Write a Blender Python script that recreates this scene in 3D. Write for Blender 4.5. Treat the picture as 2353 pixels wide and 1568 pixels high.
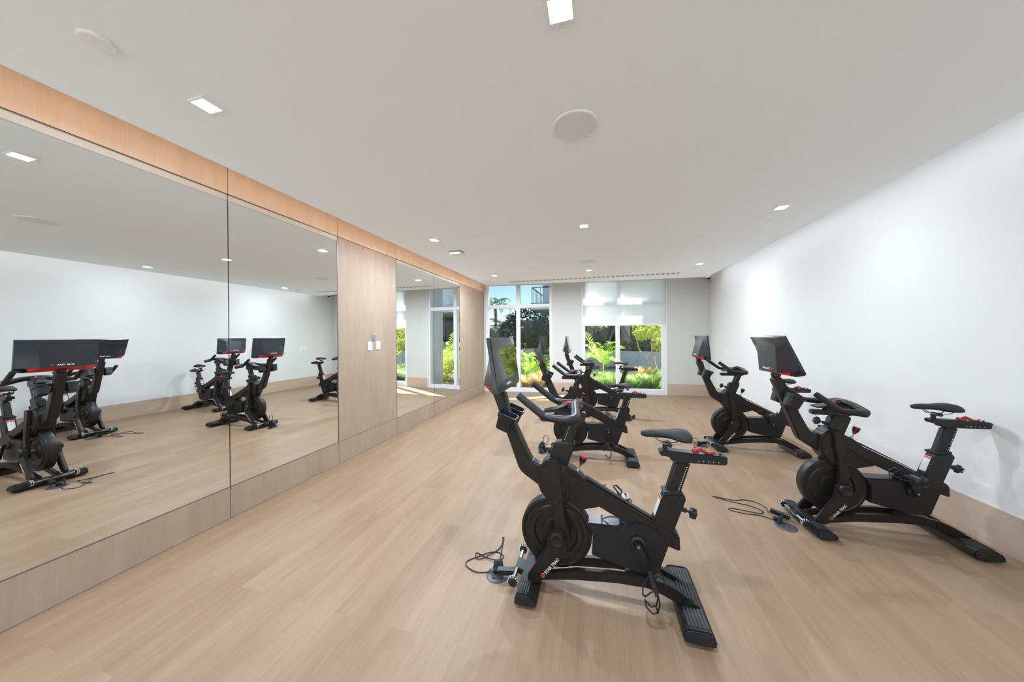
import bpy, bmesh, math, random
from mathutils import Vector, Matrix, noise
S = bpy.context.scene
COL = S.collection
for _o in list(bpy.data.objects): bpy.data.objects.remove(_o)

# ------------------------------------------------------------------ camera
cam_d = bpy.data.cameras.new('camera'); cam = bpy.data.objects.new('camera', cam_d); COL.objects.link(cam)
S.camera = cam
F_PX, YAW, PITCH, ROLL = 706.82, 0.255275, -0.003784, -0.005848
CAM = Vector((3.22935, 0.0, 1.64654))
cam_d.sensor_fit = 'HORIZONTAL'; cam_d.sensor_width = 36.0
cam_d.lens = 36.0 * F_PX / 2353.0
cam_d.shift_x = (1176.5 - 1185.17) / 2353.0
cam_d.shift_y = (775.40 - 784.0) / 2353.0
cam_d.clip_start = 0.05; cam_d.clip_end = 500
_f = Vector((-math.sin(YAW)*math.cos(PITCH), math.cos(YAW)*math.cos(PITCH), math.sin(PITCH)))
_r = Vector((math.cos(YAW), math.sin(YAW), 0.0)); _u = _r.cross(_f)
_r2 = _r*math.cos(ROLL) + _u*math.sin(ROLL); _u2 = -_r*math.sin(ROLL) + _u*math.cos(ROLL)
cam.matrix_world = Matrix(((_r2.x, _u2.x, -_f.x, CAM.x), (_r2.y, _u2.y, -_f.y, CAM.y), (_r2.z, _u2.z, -_f.z, CAM.z), (0, 0, 0, 1)))

# ------------------------------------------------------------------ world, sun, exposure
W = bpy.data.worlds.new('world'); S.world = W; W.use_nodes = True
_nt = W.node_tree; _nt.nodes.clear()
_o = _nt.nodes.new('ShaderNodeOutputWorld'); _b = _nt.nodes.new('ShaderNodeBackground'); _s = _nt.nodes.new('ShaderNodeTexSky')
_s.sky_type = 'NISHITA'; _s.sun_disc = False; _s.sun_elevation = math.radians(38); _s.sun_rotation = math.radians(58)
_s.air_density = 1.0; _s.dust_density = 0.5; _s.ozone_density = 3.0
_b.inputs['Strength'].default_value = 0.118
_nt.links.new(_s.outputs[0], _b.inputs[0]); _nt.links.new(_b.outputs[0], _o.inputs[0])
SUN_DIR = Vector((-0.853, -0.522, -0.76)).normalized()
sd = bpy.data.lights.new('sun', 'SUN'); sd.energy = 18.0; sd.angle = math.radians(0.6); sd.color = (1.0, 0.95, 0.86)
so = bpy.data.objects.new('sun', sd); COL.objects.link(so); so.rotation_euler = SUN_DIR.to_track_quat('-Z', 'Y').to_euler()
so.location = (20, 25, 20)
S.view_settings.view_transform = 'Standard'; S.view_settings.look = 'None'
S.view_settings.gamma = 1.0; S.view_settings.use_curve_mapping = False
S.view_settings.exposure = 0.93
LAMP_W = {0: 21.0, 1: 16.0, 2: 27.0, 3: 38.0}

# ------------------------------------------------------------------ materials
def mat(name):
    m = bpy.data.materials.new(name); m.use_nodes = True
    return m, m.node_tree, m.node_tree.nodes['Principled BSDF']
def pm(name, col, rough=0.5, metal=0.0, spec=0.5, coat=0.0, bump=0.0, bscale=400.0, emit=None, var=0.0):
    m, nt, b = mat(name)
    b.inputs['Base Color'].default_value = (*col, 1); b.inputs['Roughness'].default_value = rough
    b.inputs['Metallic'].default_value = metal; b.inputs['Specular IOR Level'].default_value = spec
    b.inputs['Coat Weight'].default_value = coat
    if emit: b.inputs['Emission Color'].default_value = (*emit[0], 1); b.inputs['Emission Strength'].default_value = emit[1]
    tc = nt.nodes.new('ShaderNodeTexCoord'); n = nt.nodes.new('ShaderNodeTexNoise'); n.inputs['Scale'].default_value = bscale if bump else 8.0
    nt.links.new(tc.outputs['Object'], n.inputs['Vector'])
    if bump:
        bp = nt.nodes.new('ShaderNodeBump'); bp.inputs['Strength'].default_value = bump; bp.inputs['Distance'].default_value = 0.001
        nt.links.new(n.outputs['Fac'], bp.inputs['Height']); nt.links.new(bp.outputs[0], b.inputs['Normal'])
    if var:
        r = nt.nodes.new('ShaderNodeMix'); r.data_type = 'RGBA'
        r.inputs[6].default_value = (*[c*(1-var) for c in col], 1); r.inputs[7].default_value = (*[min(1, c*(1+var)) for c in col], 1)
        nt.links.new(n.outputs['Fac'], r.inputs[0]); nt.links.new(r.outputs[2], b.inputs['Base Color'])
    return m
M = {}
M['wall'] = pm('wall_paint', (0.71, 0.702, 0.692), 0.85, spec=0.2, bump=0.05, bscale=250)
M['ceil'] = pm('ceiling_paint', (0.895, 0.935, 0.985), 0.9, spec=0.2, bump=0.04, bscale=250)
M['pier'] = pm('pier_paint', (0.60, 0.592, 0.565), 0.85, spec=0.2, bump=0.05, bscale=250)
M['frame_white'] = pm('white_aluminium', (0.74, 0.75, 0.76), 0.4)
M['trim_white'] = pm('white_metal_trim', (0.85, 0.85, 0.85), 0.5)
M['disc_white'] = pm('speaker_grille_white', (0.74, 0.77, 0.80), 0.7, bump=0.2, bscale=900)
M['steel_line'] = pm('dark_edge_trim', (0.18, 0.17, 0.16), 0.4, metal=0.6)
M['black'] = pm('black_powder_coat', (0.013, 0.0115, 0.0105), 0.40, spec=0.42, bump=0.10, bscale=700)
M['black_matte'] = pm('black_rubber', (0.015, 0.015, 0.0155), 0.62, bump=0.15, bscale=500)
M['black_plastic'] = pm('black_plastic', (0.012, 0.013, 0.015), 0.33, spec=0.42)
M['tread'] = pm('grey_rubber_tread', (0.032, 0.034, 0.037), 0.55)
M['gloss_black'] = pm('glossy_black_screen', (0.006, 0.007, 0.008), 0.04, spec=0.7)
M['shell'] = pm('satin_monitor_shell', (0.012, 0.016, 0.024), 0.23, spec=0.7)
M['red'] = pm('red_plastic', (0.36, 0.010, 0.014), 0.42)
M['redflat'] = pm('red_monitor_underside', (0.62, 0.010, 0.016), 0.5)
M['chrome'] = pm('chrome', (0.42, 0.44, 0.48), 0.16, metal=1.0)
M['pedal'] = pm('dark_pedal_metal', (0.10, 0.10, 0.105), 0.35, metal=0.8)
M['steel'] = pm('brushed_steel', (0.45, 0.45, 0.46), 0.3, metal=1.0)
M['ink_white'] = pm('white_print', (0.80, 0.80, 0.80), 0.6)
M['ink_red'] = pm('red_print', (0.72, 0.08, 0.05), 0.6)
M['sticker'] = pm('white_sticker', (0.62, 0.60, 0.60), 0.5)
M['hole'] = pm('dark_slot', (0.05, 0.05, 0.05), 0.8)
M['vent_grey'] = pm('vent_shadow_grey', (0.30, 0.30, 0.30), 0.7)
M['blue_tape'] = pm('blue_painter_film', (0.13, 0.20, 0.36), 0.5)
M['floorbox'] = pm('floor_box_grey_plastic', (0.06, 0.065, 0.085), 0.35)
M['switch'] = pm('switch_plate_white', (0.82, 0.82, 0.80), 0.35)
M['smoke'] = pm('detector_grey', (0.42, 0.42, 0.41), 0.5)
M['concrete'] = pm('pale_concrete', (0.50, 0.49, 0.47), 0.8, var=0.12, bump=0.2, bscale=60)
M['bounce_terrace'] = pm('bounce_terrace_paving', (0.80, 0.80, 0.79), 0.8, var=0.05)  # for the added terrace, kept pale to bounce light indoors
M['stucco'] = pm('pale_stucco', (0.52, 0.55, 0.60), 0.85, var=0.04)
M['stucco_w'] = pm('white_stucco', (0.68, 0.70, 0.72), 0.85, var=0.04)
M['darkglass'] = pm('dark_window_glass', (0.02, 0.03, 0.04), 0.08, spec=0.6)
M['rail'] = pm('balcony_rail_metal', (0.28, 0.33, 0.35), 0.4)
M['soil'] = pm('mulch_soil', (0.10, 0.075, 0.05), 0.95, var=0.4, bump=0.5, bscale=40)
M['bark'] = pm('brown_bark', (0.18, 0.13, 0.09), 0.9, var=0.35, bump=0.5, bscale=40)
M['bark_pale'] = pm('pale_bark', (0.34, 0.28, 0.22), 0.9, var=0.3, bump=0.4, bscale=40)
M['paver'] = pm('red_brown_paving', (0.30, 0.20, 0.17), 0.85, var=0.2)
M['wood_stake'] = pm('timber_stake', (0.45, 0.36, 0.27), 0.8, var=0.2)
M['ball'] = pm('black_ball_joint', (0.015, 0.015, 0.017), 0.2)

def emis(name, col, st):
    m = bpy.data.materials.new(name); m.use_nodes = True; nt = m.node_tree; nt.nodes.clear()
    o = nt.nodes.new('ShaderNodeOutputMaterial'); e = nt.nodes.new('ShaderNodeEmission')
    e.inputs[0].default_value = (*col, 1); e.inputs[1].default_value = st
    nt.links.new(e.outputs[0], o.inputs[0]); return m
M['lamp'] = emis('downlight_glow', (1.0, 0.97, 0.93), 14.0)
M['led_green'] = emis('green_led', (0.05, 0.9, 0.45), 1.5)

def mirror_mat():
    m, nt, b = mat('mirror_glass')
    b.inputs['Base Color'].default_value = (0.86, 0.885, 0.87, 1); b.inputs['Metallic'].default_value = 1; b.inputs['Roughness'].default_value = 0.0
    return m
M['mirror'] = mirror_mat()
def glass_mat():
    m = bpy.data.materials.new('window_glass'); m.use_nodes = True; nt = m.node_tree; nt.nodes.clear()
    o = nt.nodes.new('ShaderNodeOutputMaterial'); t = nt.nodes.new('ShaderNodeBsdfTransparent'); g = nt.nodes.new('ShaderNodeBsdfGlossy')
    t.inputs[0].default_value = (0.93, 0.96, 0.95, 1); g.inputs['Roughness'].default_value = 0.0
    lw = nt.nodes.new('ShaderNodeLayerWeight'); lw.inputs[0].default_value = 0.5
    pw = nt.nodes.new('ShaderNodeMath'); pw.operation = 'POWER'; pw.inputs[1].default_value = 5.0; nt.links.new(lw.outputs['Facing'], pw.inputs[0])
    fr = nt.nodes.new('ShaderNodeMath'); fr.operation = 'MULTIPLY_ADD'; fr.inputs[1].default_value = 0.9; fr.inputs[2].default_value = 0.03; nt.links.new(pw.outputs[0], fr.inputs[0])
    mx = nt.nodes.new('ShaderNodeMixShader')
    nt.links.new(fr.outputs[0], mx.inputs[0]); nt.links.new(t.outputs[0], mx.inputs[1]); nt.links.new(g.outputs[0], mx.inputs[2])
    nt.links.new(mx.outputs[0], o.inputs[0]); return m
M['glass'] = glass_mat()
def shade_mat():
    m = bpy.data.materials.new('roller_shade_fabric'); m.use_nodes = True; nt = m.node_tree; nt.nodes.clear()
    o = nt.nodes.new('ShaderNodeOutputMaterial'); d = nt.nodes.new('ShaderNodeBsdfDiffuse'); t = nt.nodes.new('ShaderNodeBsdfTranslucent')
    w = nt.nodes.new('ShaderNodeTexNoise'); tc = nt.nodes.new('ShaderNodeTexCoord'); w.inputs['Scale'].default_value = 900
    nt.links.new(tc.outputs['Object'], w.inputs['Vector'])
    d.inputs[0].default_value = (0.86, 0.87, 0.89, 1); t.inputs[0].default_value = (0.90, 0.91, 0.92, 1)
    mx = nt.nodes.new('ShaderNodeMixShader'); mx.inputs[0].default_value = 0.62
    bp = nt.nodes.new('ShaderNodeBump'); bp.inputs['Strength'].default_value = 0.05; nt.links.new(w.outputs[0], bp.inputs['Height']); nt.links.new(bp.outputs[0], d.inputs['Normal'])
    nt.links.new(d.outputs[0], mx.inputs[1]); nt.links.new(t.outputs[0], mx.inputs[2]); nt.links.new(mx.outputs[0], o.inputs[0]); return m
M['shade'] = shade_mat()

def wood_mat(name, c_lo, c_hi, axes, rough=0.45, plank=None, joint=(0.25, 0.19, 0.14), gscale=1.0, seed=0.0):
    """axes=(across, along): indices of the world axes across and along the grain"""
    m, nt, b = mat(name); L = nt.links
    geo = nt.nodes.new('ShaderNodeNewGeometry'); sep = nt.nodes.new('ShaderNodeSeparateXYZ'); L.new(geo.outputs['Position'], sep.inputs[0])
    cmb = nt.nodes.new('ShaderNodeCombineXYZ')
    L.new(sep.outputs[axes[1]], cmb.inputs[0]); L.new(sep.outputs[axes[0]], cmb.inputs[1])
    vec = cmb.outputs[0]; shade = None
    if plank:
        br = nt.nodes.new('ShaderNodeTexBrick'); br.offset = 0.37; br.offset_frequency = 2; br.squash = 1.0
        br.inputs['Scale'].default_value = 1.0; br.inputs['Brick Width'].default_value = plank[0]; br.inputs['Row Height'].default_value = plank[1]
        br.inputs['Mortar Size'].default_value = 0.0010; br.inputs['Mortar Smooth'].default_value = 0.3
        br.inputs['Color1'].default_value = (0, 0, 0, 1); br.inputs['Color2'].default_value = (1, 1, 1, 1); br.inputs['Mortar'].default_value = (0.5, 0.5, 0.5, 1)
        L.new(vec, br.inputs['Vector'])
        off = nt.nodes.new('ShaderNodeVectorMath'); off.operation = 'MULTIPLY_ADD'; off.inputs[1].default_value = (7.3, 3.1, 5.0)
        L.new(br.outputs['Color'], off.inputs[0]); L.new(vec, off.inputs[2]); gvec = off.outputs[0]; shade = br
    else:
        gvec = vec
    def nz(sx, sy, det, rgh, dist=0.0):
        mp = nt.nodes.new('ShaderNodeMapping'); mp.inputs['Scale'].default_value = (sx*gscale, sy*gscale, 1); mp.inputs['Location'].default_value = (seed, seed*1.7, seed)
        L.new(gvec, mp.inputs[0]); n = nt.nodes.new('ShaderNodeTexNoise'); n.inputs['Detail'].default_value = det; n.inputs['Roughness'].default_value = rgh
        n.inputs['Scale'].default_value = 1.0; n.inputs['Distortion'].default_value = dist; L.new(mp.outputs[0], n.inputs['Vector']); return n.outputs['Fac']
    n1 = nz(0.9, 7.0, 4, 0.6, 0.8); n2 = nz(3.0, 90.0, 5, 0.65, 0.3); n3 = nz(0.5, 2.2, 2, 0.5, 0.3)
    def mth(op, a, c):
        k = nt.nodes.new('ShaderNodeMath'); k.operation = op
        for i, q in enumerate((a, c)):
            if isinstance(q, (int, float)): k.inputs[i].default_value = q
            else: L.new(q, k.inputs[i])
        return k.outputs[0]
    f = mth('ADD', mth('MULTIPLY', n1, 0.55), mth('MULTIPLY', n2, 0.35)); f = mth('ADD', f, mth('MULTIPLY', n3, 0.35))
    if shade: f = mth('ADD', f, mth('MULTIPLY', mth('SUBTRACT', shade.outputs['Color'], 0.5), 0.05))
    mr = nt.nodes.new('ShaderNodeMapRange'); mr.inputs[1].default_value = 0.36; mr.inputs[2].default_value = 0.88; L.new(f, mr.inputs[0])
    mix = nt.nodes.new('ShaderNodeMix'); mix.data_type = 'RGBA'; mix.inputs[6].default_value = (*c_lo, 1); mix.inputs[7].default_value = (*c_hi, 1)
    L.new(mr.outputs[0], mix.inputs[0]); out = mix.outputs[2]
    if shade:
        m2 = nt.nodes.new('ShaderNodeMix'); m2.data_type = 'RGBA'; m2.inputs[7].default_value = (*joint, 1)
        L.new(mth('MULTIPLY', shade.outputs['Fac'], 0.30), m2.inputs[0]); L.new(out, m2.inputs[6]); out = m2.outputs[2]
    L.new(out, b.inputs['Base Color']); b.inputs['Roughness'].default_value = rough; b.inputs['Specular IOR Level'].default_value = 0.35
    bp = nt.nodes.new('ShaderNodeBump'); bp.inputs['Strength'].default_value = 0.08; bp.inputs['Distance'].default_value = 0.002
    L.new(n2, bp.inputs['Height']); L.new(bp.outputs[0], b.inputs['Normal'])
    return m
M['floor'] = wood_mat('oak_plank_floor', (0.212, 0.132, 0.078), (0.350, 0.245, 0.165), (0, 1), 0.42, plank=(1.5, 0.19), joint=(0.28, 0.20, 0.14))
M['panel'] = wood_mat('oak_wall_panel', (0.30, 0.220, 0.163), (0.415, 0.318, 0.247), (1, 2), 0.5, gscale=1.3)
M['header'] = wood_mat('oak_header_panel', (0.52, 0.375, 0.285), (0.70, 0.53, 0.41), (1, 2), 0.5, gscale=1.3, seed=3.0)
M['base_y'] = wood_mat('oak_baseboard_side', (0.42, 0.31, 0.235), (0.58, 0.455, 0.36), (2, 1), 0.5, gscale=1.0, seed=5.0)
M['base_x'] = wood_mat('oak_baseboard_end', (0.42, 0.31, 0.235), (0.58, 0.455, 0.36), (2, 0), 0.5, gscale=1.0, seed=8.0)

def leaf_mat(name, c1, c2, trans=0.35):
    m = bpy.data.materials.new(name); m.use_nodes = True; nt = m.node_tree; b = nt.nodes['Principled BSDF']; o = nt.nodes['Material Output']
    geo = nt.nodes.new('ShaderNodeNewGeometry'); n = nt.nodes.new('ShaderNodeTexNoise'); n.inputs['Scale'].default_value = 3.0
    nt.links.new(geo.outputs['Position'], n.inputs['Vector'])
    ad = nt.nodes.new('ShaderNodeMath'); ad.operation = 'MULTIPLY_ADD'; ad.inputs[1].default_value = 0.6
    nt.links.new(geo.outputs['Random Per Island'], ad.inputs[0]); 
    s2 = nt.nodes.new('ShaderNodeMath'); s2.operation = 'MULTIPLY'; s2.inputs[1].default_value = 0.45
    nt.links.new(n.outputs['Fac'], s2.inputs[0]); nt.links.new(s2.outputs[0], ad.inputs[2])
    mx = nt.nodes.new('ShaderNodeMix'); mx.data_type = 'RGBA'; mx.inputs[6].default_value = (*c1, 1); mx.inputs[7].default_value = (*c2, 1)
    nt.links.new(ad.outputs[0], mx.inputs[0]); nt.links.new(mx.outputs[2], b.inputs['Base Color']); b.inputs['Roughness'].default_value = 0.5
    t = nt.nodes.new('ShaderNodeBsdfTranslucent'); nt.links.new(mx.outputs[2], t.inputs[0])
    ms = nt.nodes.new('ShaderNodeMixShader'); ms.inputs[0].default_value = trans
    nt.links.new(b.outputs[0], ms.inputs[1]); nt.links.new(t.outputs[0], ms.inputs[2]); nt.links.new(ms.outputs[0], o.inputs[0]); return m
M['leaf_lime'] = leaf_mat('lime_palm_leaf', (0.07, 0.30, 0.015), (0.62, 0.80, 0.12), 0.45)
M['leaf_yel'] = leaf_mat('yellow_green_leaf', (0.16, 0.30, 0.03), (0.75, 0.72, 0.15), 0.4)
M['leaf_dark'] = leaf_mat('dark_tree_leaf', (0.015, 0.06, 0.045), (0.05, 0.14, 0.09), 0.25)
M['leaf_mid'] = leaf_mat('mid_green_leaf', (0.06, 0.15, 0.03), (0.26, 0.40, 0.12), 0.35)
M['leaf_olive'] = leaf_mat('olive_shrub_leaf', (0.10, 0.14, 0.05), (0.42, 0.42, 0.22), 0.35)
M['grass_green'] = leaf_mat('fresh_grass', (0.05, 0.16, 0.03), (0.42, 0.56, 0.17), 0.35)
M['grass_straw'] = leaf_mat('straw_grass', (0.30, 0.20, 0.08), (0.78, 0.60, 0.28), 0.35)

# ------------------------------------------------------------------ mesh helpers
class MB:
    def __init__(s): s.bm = bmesh.new()
    def box(s, c, d, rot=None, bevel=0.0):
        t = bmesh.new(); bmesh.ops.create_cube(t, size=1.0)
        for v in t.verts: v.co = Vector((v.co.x*d[0], v.co.y*d[1], v.co.z*d[2]))
        if bevel: bmesh.ops.bevel(t, geom=list(t.edges), offset=bevel, segments=2, affect='EDGES', clamp_overlap=True)
        R = rot if rot is not None else Matrix.Identity(3)
        for v in t.verts: v.co = R @ v.co + Vector(c)
        return s._join(t)
    def prism(s, poly, y0, y1, bevel=0.0, axis='y', seg=2):
        """poly in (x,z) extruded along y (axis y)"""
        t = bmesh.new(); n = len(poly)
        def P(p, w):
            if axis == 'y': return Vector((p[0], w, p[1]))
            if axis == 'x': return Vector((w, p[0], p[1]))
            return Vector((p[0], p[1], w))
        a = [t.verts.new(P(p, y0)) for p in poly]; b = [t.verts.new(P(p, y1)) for p in poly]
        t.faces.new(a); t.faces.new(list(reversed(b)))
        for i in range(n): t.faces.new((a[i], b[i], b[(i+1) % n], a[(i+1) % n]))
        bmesh.ops.recalc_face_normals(t, faces=list(t.faces))
        if bevel: bmesh.ops.bevel(t, geom=list(t.edges), offset=bevel, segments=seg, affect='EDGES', clamp_overlap=True)
        return s._join(t)
    def tube(s, pts, r, seg=10, closed=False, flat=1.0, caps=True):
        P = [Vector(p) for p in pts]; n = len(P); rr = r if isinstance(r, (list, tuple)) else [r]*n
        rings = []; up = None
        for i in range(n):
            if closed: T = P[(i+1) % n] - P[i-1]
            else: T = P[min(i+1, n-1)] - P[max(i-1, 0)]
            T.normalize()
            if up is None:
                up = Vector((0, 0, 1)) if abs(T.z) < 0.9 else Vector((0, 1, 0))
            up = (up - T*up.dot(T)); up.normalize(); sd_ = T.cross(up)
            rings.append([s.bm.verts.new(P[i] + (up*math.cos(2*math.pi*k/seg)*flat + sd_*math.sin(2*math.pi*k/seg))*rr[i]) for k in range(seg)])
        m_ = n if closed else n-1
        for i in range(m_):
            A, B = rings[i], rings[(i+1) % n]
            for k in range(seg): s.bm.faces.new((A[k], A[(k+1) % seg], B[(k+1) % seg], B[k]))
        if not closed and caps:
            s.bm.faces.new(list(reversed(rings[0]))); s.bm.faces.new(rings[-1])
        return s
    def lathe(s, prof, center, axis='y', seg=48):
        """prof list of (r, h): revolved about the axis"""
        c = Vector(center); rings = []
        for r, h in prof:
            ring = []
            for k in range(seg):
                a = 2*math.pi*k/seg; x, z = r*math.cos(a), r*math.sin(a)
                v = {'y': Vector((x, h, z)), 'x': Vector((h, x, z)), 'z': Vector((x, z, h))}[axis]
                ring.append(s.bm.verts.new(c+v))
            rings.append(ring)
        for A, B in zip(rings, rings[1:]):
            for k in range(seg): s.bm.faces.new((A[k], A[(k+1) % seg], B[(k+1) % seg], B[k]))
        s.bm.faces.new(rings[0]); s.bm.faces.new(list(reversed(rings[-1])))
        return s
    def faces(s, verts, fs):
        v = [s.bm.verts.new(Vector(p)) for p in verts]
        for f in fs: s.bm.faces.new([v[i] for i in f])
        return s
    def _join(s, t):
        me = bpy.data.meshes.new('tmp'); t.to_mesh(me); t.free(); s.bm.from_mesh(me); bpy.data.meshes.remove(me); return s
    def build(s, name, material, parent=None, smooth=False, keep_normals=False):
        if not keep_normals: bmesh.ops.recalc_face_normals(s.bm, faces=list(s.bm.faces))
        me = bpy.data.meshes.new(name); s.bm.to_mesh(me); s.bm.free()
        me.materials.append(material)
        if smooth:
            for p in me.polygons: p.use_smooth = True
            try: me.set_sharp_from_angle(angle=math.radians(40))
            except Exception: pass
        o = bpy.data.objects.new(name, me); COL.objects.link(o)
        if parent: o.parent = parent
        return o
def tag(o, label, cat, group=None, kind=None):
    if label: o['label'] = label
    if cat: o['category'] = cat
    if group: o['group'] = group
    if kind: o['kind'] = kind
    return o
def struct(o): o['kind'] = 'structure'; return o
def empty(name, loc, label, cat, group=None, rz=0.0):
    o = bpy.data.objects.new(name, None); COL.objects.link(o); o.location = loc; o.rotation_euler = (0, 0, rz); o.empty_display_size = 0.1
    return tag(o, label, cat, group)
def roty(a): return Matrix.Rotation(a, 3, 'Y')
def text_mesh(name, txt, size, material, parent, origin, xdir, ydir, extrude=0.0006, bold=0.0):
    cu = bpy.data.curves.new('txt', 'FONT'); cu.body = txt; cu.size = size; cu.extrude = extrude; cu.offset = bold
    tmp = bpy.data.objects.new('txt', cu); COL.objects.link(tmp); dg = bpy.context.evaluated_depsgraph_get()
    me = bpy.data.meshes.new_from_object(tmp.evaluated_get(dg)); bpy.data.objects.remove(tmp); bpy.data.curves.remove(cu)
    X = Vector(xdir).normalized(); Y = Vector(ydir).normalized(); Z = X.cross(Y)
    me.transform(Matrix(((X.x, Y.x, Z.x, origin[0]), (X.y, Y.y, Z.y, origin[1]), (X.z, Y.z, Z.z, origin[2]), (0, 0, 0, 1))))
    me.materials.clear(); me.materials.append(material); me.name = name
    o = bpy.data.objects.new(name, me); COL.objects.link(o); o.parent = parent; return o

# ------------------------------------------------------------------ room
W_X = 6.1925; FY0 = 8.652; FY1 = 9.320; ANG = math.atan2(FY1-FY0, W_X); BACK = -3.6
ZC = 3.042; ZT = 3.36; HB = 0.308; MB0 = 0.287; MT = 2.949
def fy(x): return FY0 + (FY1-FY0)*x/W_X
# floor
b = MB(); b.prism([(-0.1, BACK-0.1), (W_X+0.1, BACK-0.1), (W_X+0.1, fy(W_X+0.1)+0.12), (-0.1, fy(-0.1)+0.12)], -0.12, 0.0, axis='z')
struct(b.build('floor', M['floor']))
# lower ceiling slab with slots at the sides and a pocket at the windows
b = MB(); b.prism([(0.31, BACK-0.1), (5.83, BACK-0.1), (5.83, 8.327), (0.31, 8.000)], ZC, ZC+0.07, axis='z')
struct(b.build('ceiling', M['ceil']))
b = MB(); b.prism([(-0.2, BACK-0.2), (W_X+0.2, BACK-0.2), (W_X+0.2, fy(W_X)+0.3), (-0.2, fy(0)+0.3)], ZT, ZT+0.15, axis='z')
struct(b.build('ceiling', M['ceil']))
# right wall, back wall, core of left wall
struct(MB().box((W_X+0.1, (BACK+FY1)/2, ZT/2), (0.2, FY1-BACK+0.35, ZT)).build('wall_right', M['wall']))
b = MB(); b.box((0.15, BACK-0.1, ZT/2), (0.7, 0.2, ZT)); b.box((W_X-0.15, BACK-0.1, ZT/2), (0.7, 0.2, ZT)); b.box((W_X/2, BACK-0.1, (2.9+ZT)/2), (W_X-0.4, 0.2, ZT-2.9))
struct(b.build('wall_back', M['wall']))
wb = struct(MB().box((W_X/2, BACK-0.1, 0.06), (W_X-1.0, 0.14, 0.12)).build('window_3', M['frame_white']))  # unseen back glazing, added to let extra daylight into the room
for k in range(5): MB().box((0.55+k*(W_X-1.1)/4, BACK-0.1, 1.51), (0.09, 0.14, 2.78)).build('window_mullion', M['frame_white'], wb)
for k in range(4): MB().box((0.55+(k+0.5)*(W_X-1.1)/4, BACK-0.1, 1.51), ((W_X-1.1)/4-0.09, 0.006, 2.78)).build('window_pane', M['glass'], wb)
struct(MB().box((W_X/2, -13.85, -0.15), (40, 20, 0.2)).build('bounce_terrace', M['bounce_terrace']))  # unseen terrace, added to bounce sunlight through the back glazing
struct(MB().box((-0.16, (BACK+FY0)/2, ZT/2), (0.2, FY0-BACK+0.1, ZT)).build('wall_left', M['wall']))
# baseboards
struct(MB().box((W_X-0.006, (BACK+fy(W_X))/2, HB/2), (0.012, fy(W_X)-BACK, HB)).build('baseboard_right', M['base_y']))

# far wall frame of reference: point at distance s along wall (measured in world x), depth d outward, height z
_t = Vector((math.cos(ANG), math.sin(ANG), 0)); _nrm = Vector((-math.sin(ANG), math.cos(ANG), 0))
RF = Matrix.Rotation(ANG, 3, 'Z')
def fp(x, d, z): return Vector((x, fy(x), z)) + _nrm*d
def fbox(mb, x0, x1, d0, d1, z0, z1, bevel=0.0):
    c = (fp(x0, 0, 0)+fp(x1, 0, 0))/2 + _nrm*(d0+d1)/2; c.z = (z0+z1)/2
    mb.box(c, ((x1-x0)/math.cos(ANG), d1-d0, z1-z0), RF, bevel); return mb
def fwall(name, x0, x1, z0, z1, m='pier', d0=0.0, d1=0.22):
    return struct(fbox(MB(), x0, x1, d0, d1, z0, z1).build(name, M[m]))
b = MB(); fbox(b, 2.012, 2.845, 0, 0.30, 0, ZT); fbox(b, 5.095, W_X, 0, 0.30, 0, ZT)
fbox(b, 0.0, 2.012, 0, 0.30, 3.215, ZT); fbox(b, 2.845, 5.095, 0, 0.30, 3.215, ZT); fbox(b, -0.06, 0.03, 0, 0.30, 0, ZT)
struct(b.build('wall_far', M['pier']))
struct(fbox(MB(), 2.012, 2.85, -0.012, 0.0, 0, HB).build('baseboard_far', M['base_x']))
struct(fbox(MB(), 5.10, W_X-0.012, -0.012, 0.0, 0, HB).build('baseboard_far', M['base_x']))

def window(n, x0, x1, xm, first):
    # frame in the wall opening: outer x0..x1, mullion xm, transom, bottom rail
    g0 = 0.08
    b = MB()
    fbox(b, x0, x0+g0, 0.02, 0.17, 0.0, 3.215, 0.004); fbox(b, x1-g0, x1, 0.02, 0.17, 0.0, 3.215, 0.004)
    fbox(b, x0+g0, x1-g0, 0.02, 0.17, 0.0, 0.115 if first else 0.14, 0.004); fbox(b, x0+g0, x1-g0, 0.02, 0.17, 3.16, 3.215, 0.004)
    root = b.build('window_%d' % n, M['frame_white']); struct(root)
    struct_child = []
    m_ = MB(); fbox(m_, xm[0], xm[1], 0.03, 0.17, 0.115, 3.16, 0.004); o = m_.build('window_mullion', M['frame_white'], root)
    m_ = MB(); fbox(m_, x0+g0, x1-g0, 0.035, 0.165, 2.476, 2.578, 0.004); o = m_.build('window_transom', M['frame_white'], root)
    for (a, c) in ((x0+g0, xm[0]), (xm[1], x1-g0)):
        for (z0, z1) in ((0.115, 2.476), (2.578, 3.16)):
            g = MB(); fbox(g, a-0.005, c+0.005, 0.095, 0.099, z0-0.01, z1+0.01); g.build('window_pane', M['glass'], root)
    return root
window(1, 0.035, 2.005, (0.955, 1.071), True)
window(2, 2.852, 5.092, (3.787, 3.881), False)
# slim white jamb liners either side of the openings
for (a, c) in ((2.006, 2.018), (2.836, 2.851), (5.093, 5.107)):
    struct(fbox(MB(), a, c, -0.014, 0.03, 0, 3.215).build('trim_1', M['trim_white']))

# daylight portals in the window openings and the added back glazing
def portal(loc, sx, sy, rot):
    ld = bpy.data.lights.new('window_portal', 'AREA'); ld.shape = 'RECTANGLE'; ld.size = sx; ld.size_y = sy; ld.cycles.is_portal = True
    lo = bpy.data.objects.new('window_portal', ld); COL.objects.link(lo); lo.location = loc; lo.rotation_euler = rot
portal(fp(2.56, 0.19, 1.6), 5.3, 3.2, (-math.pi/2, 0, ANG)); portal((W_X/2, BACK-0.22, 1.5), 5.2, 2.9, (math.pi/2, 0, 0))
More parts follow.
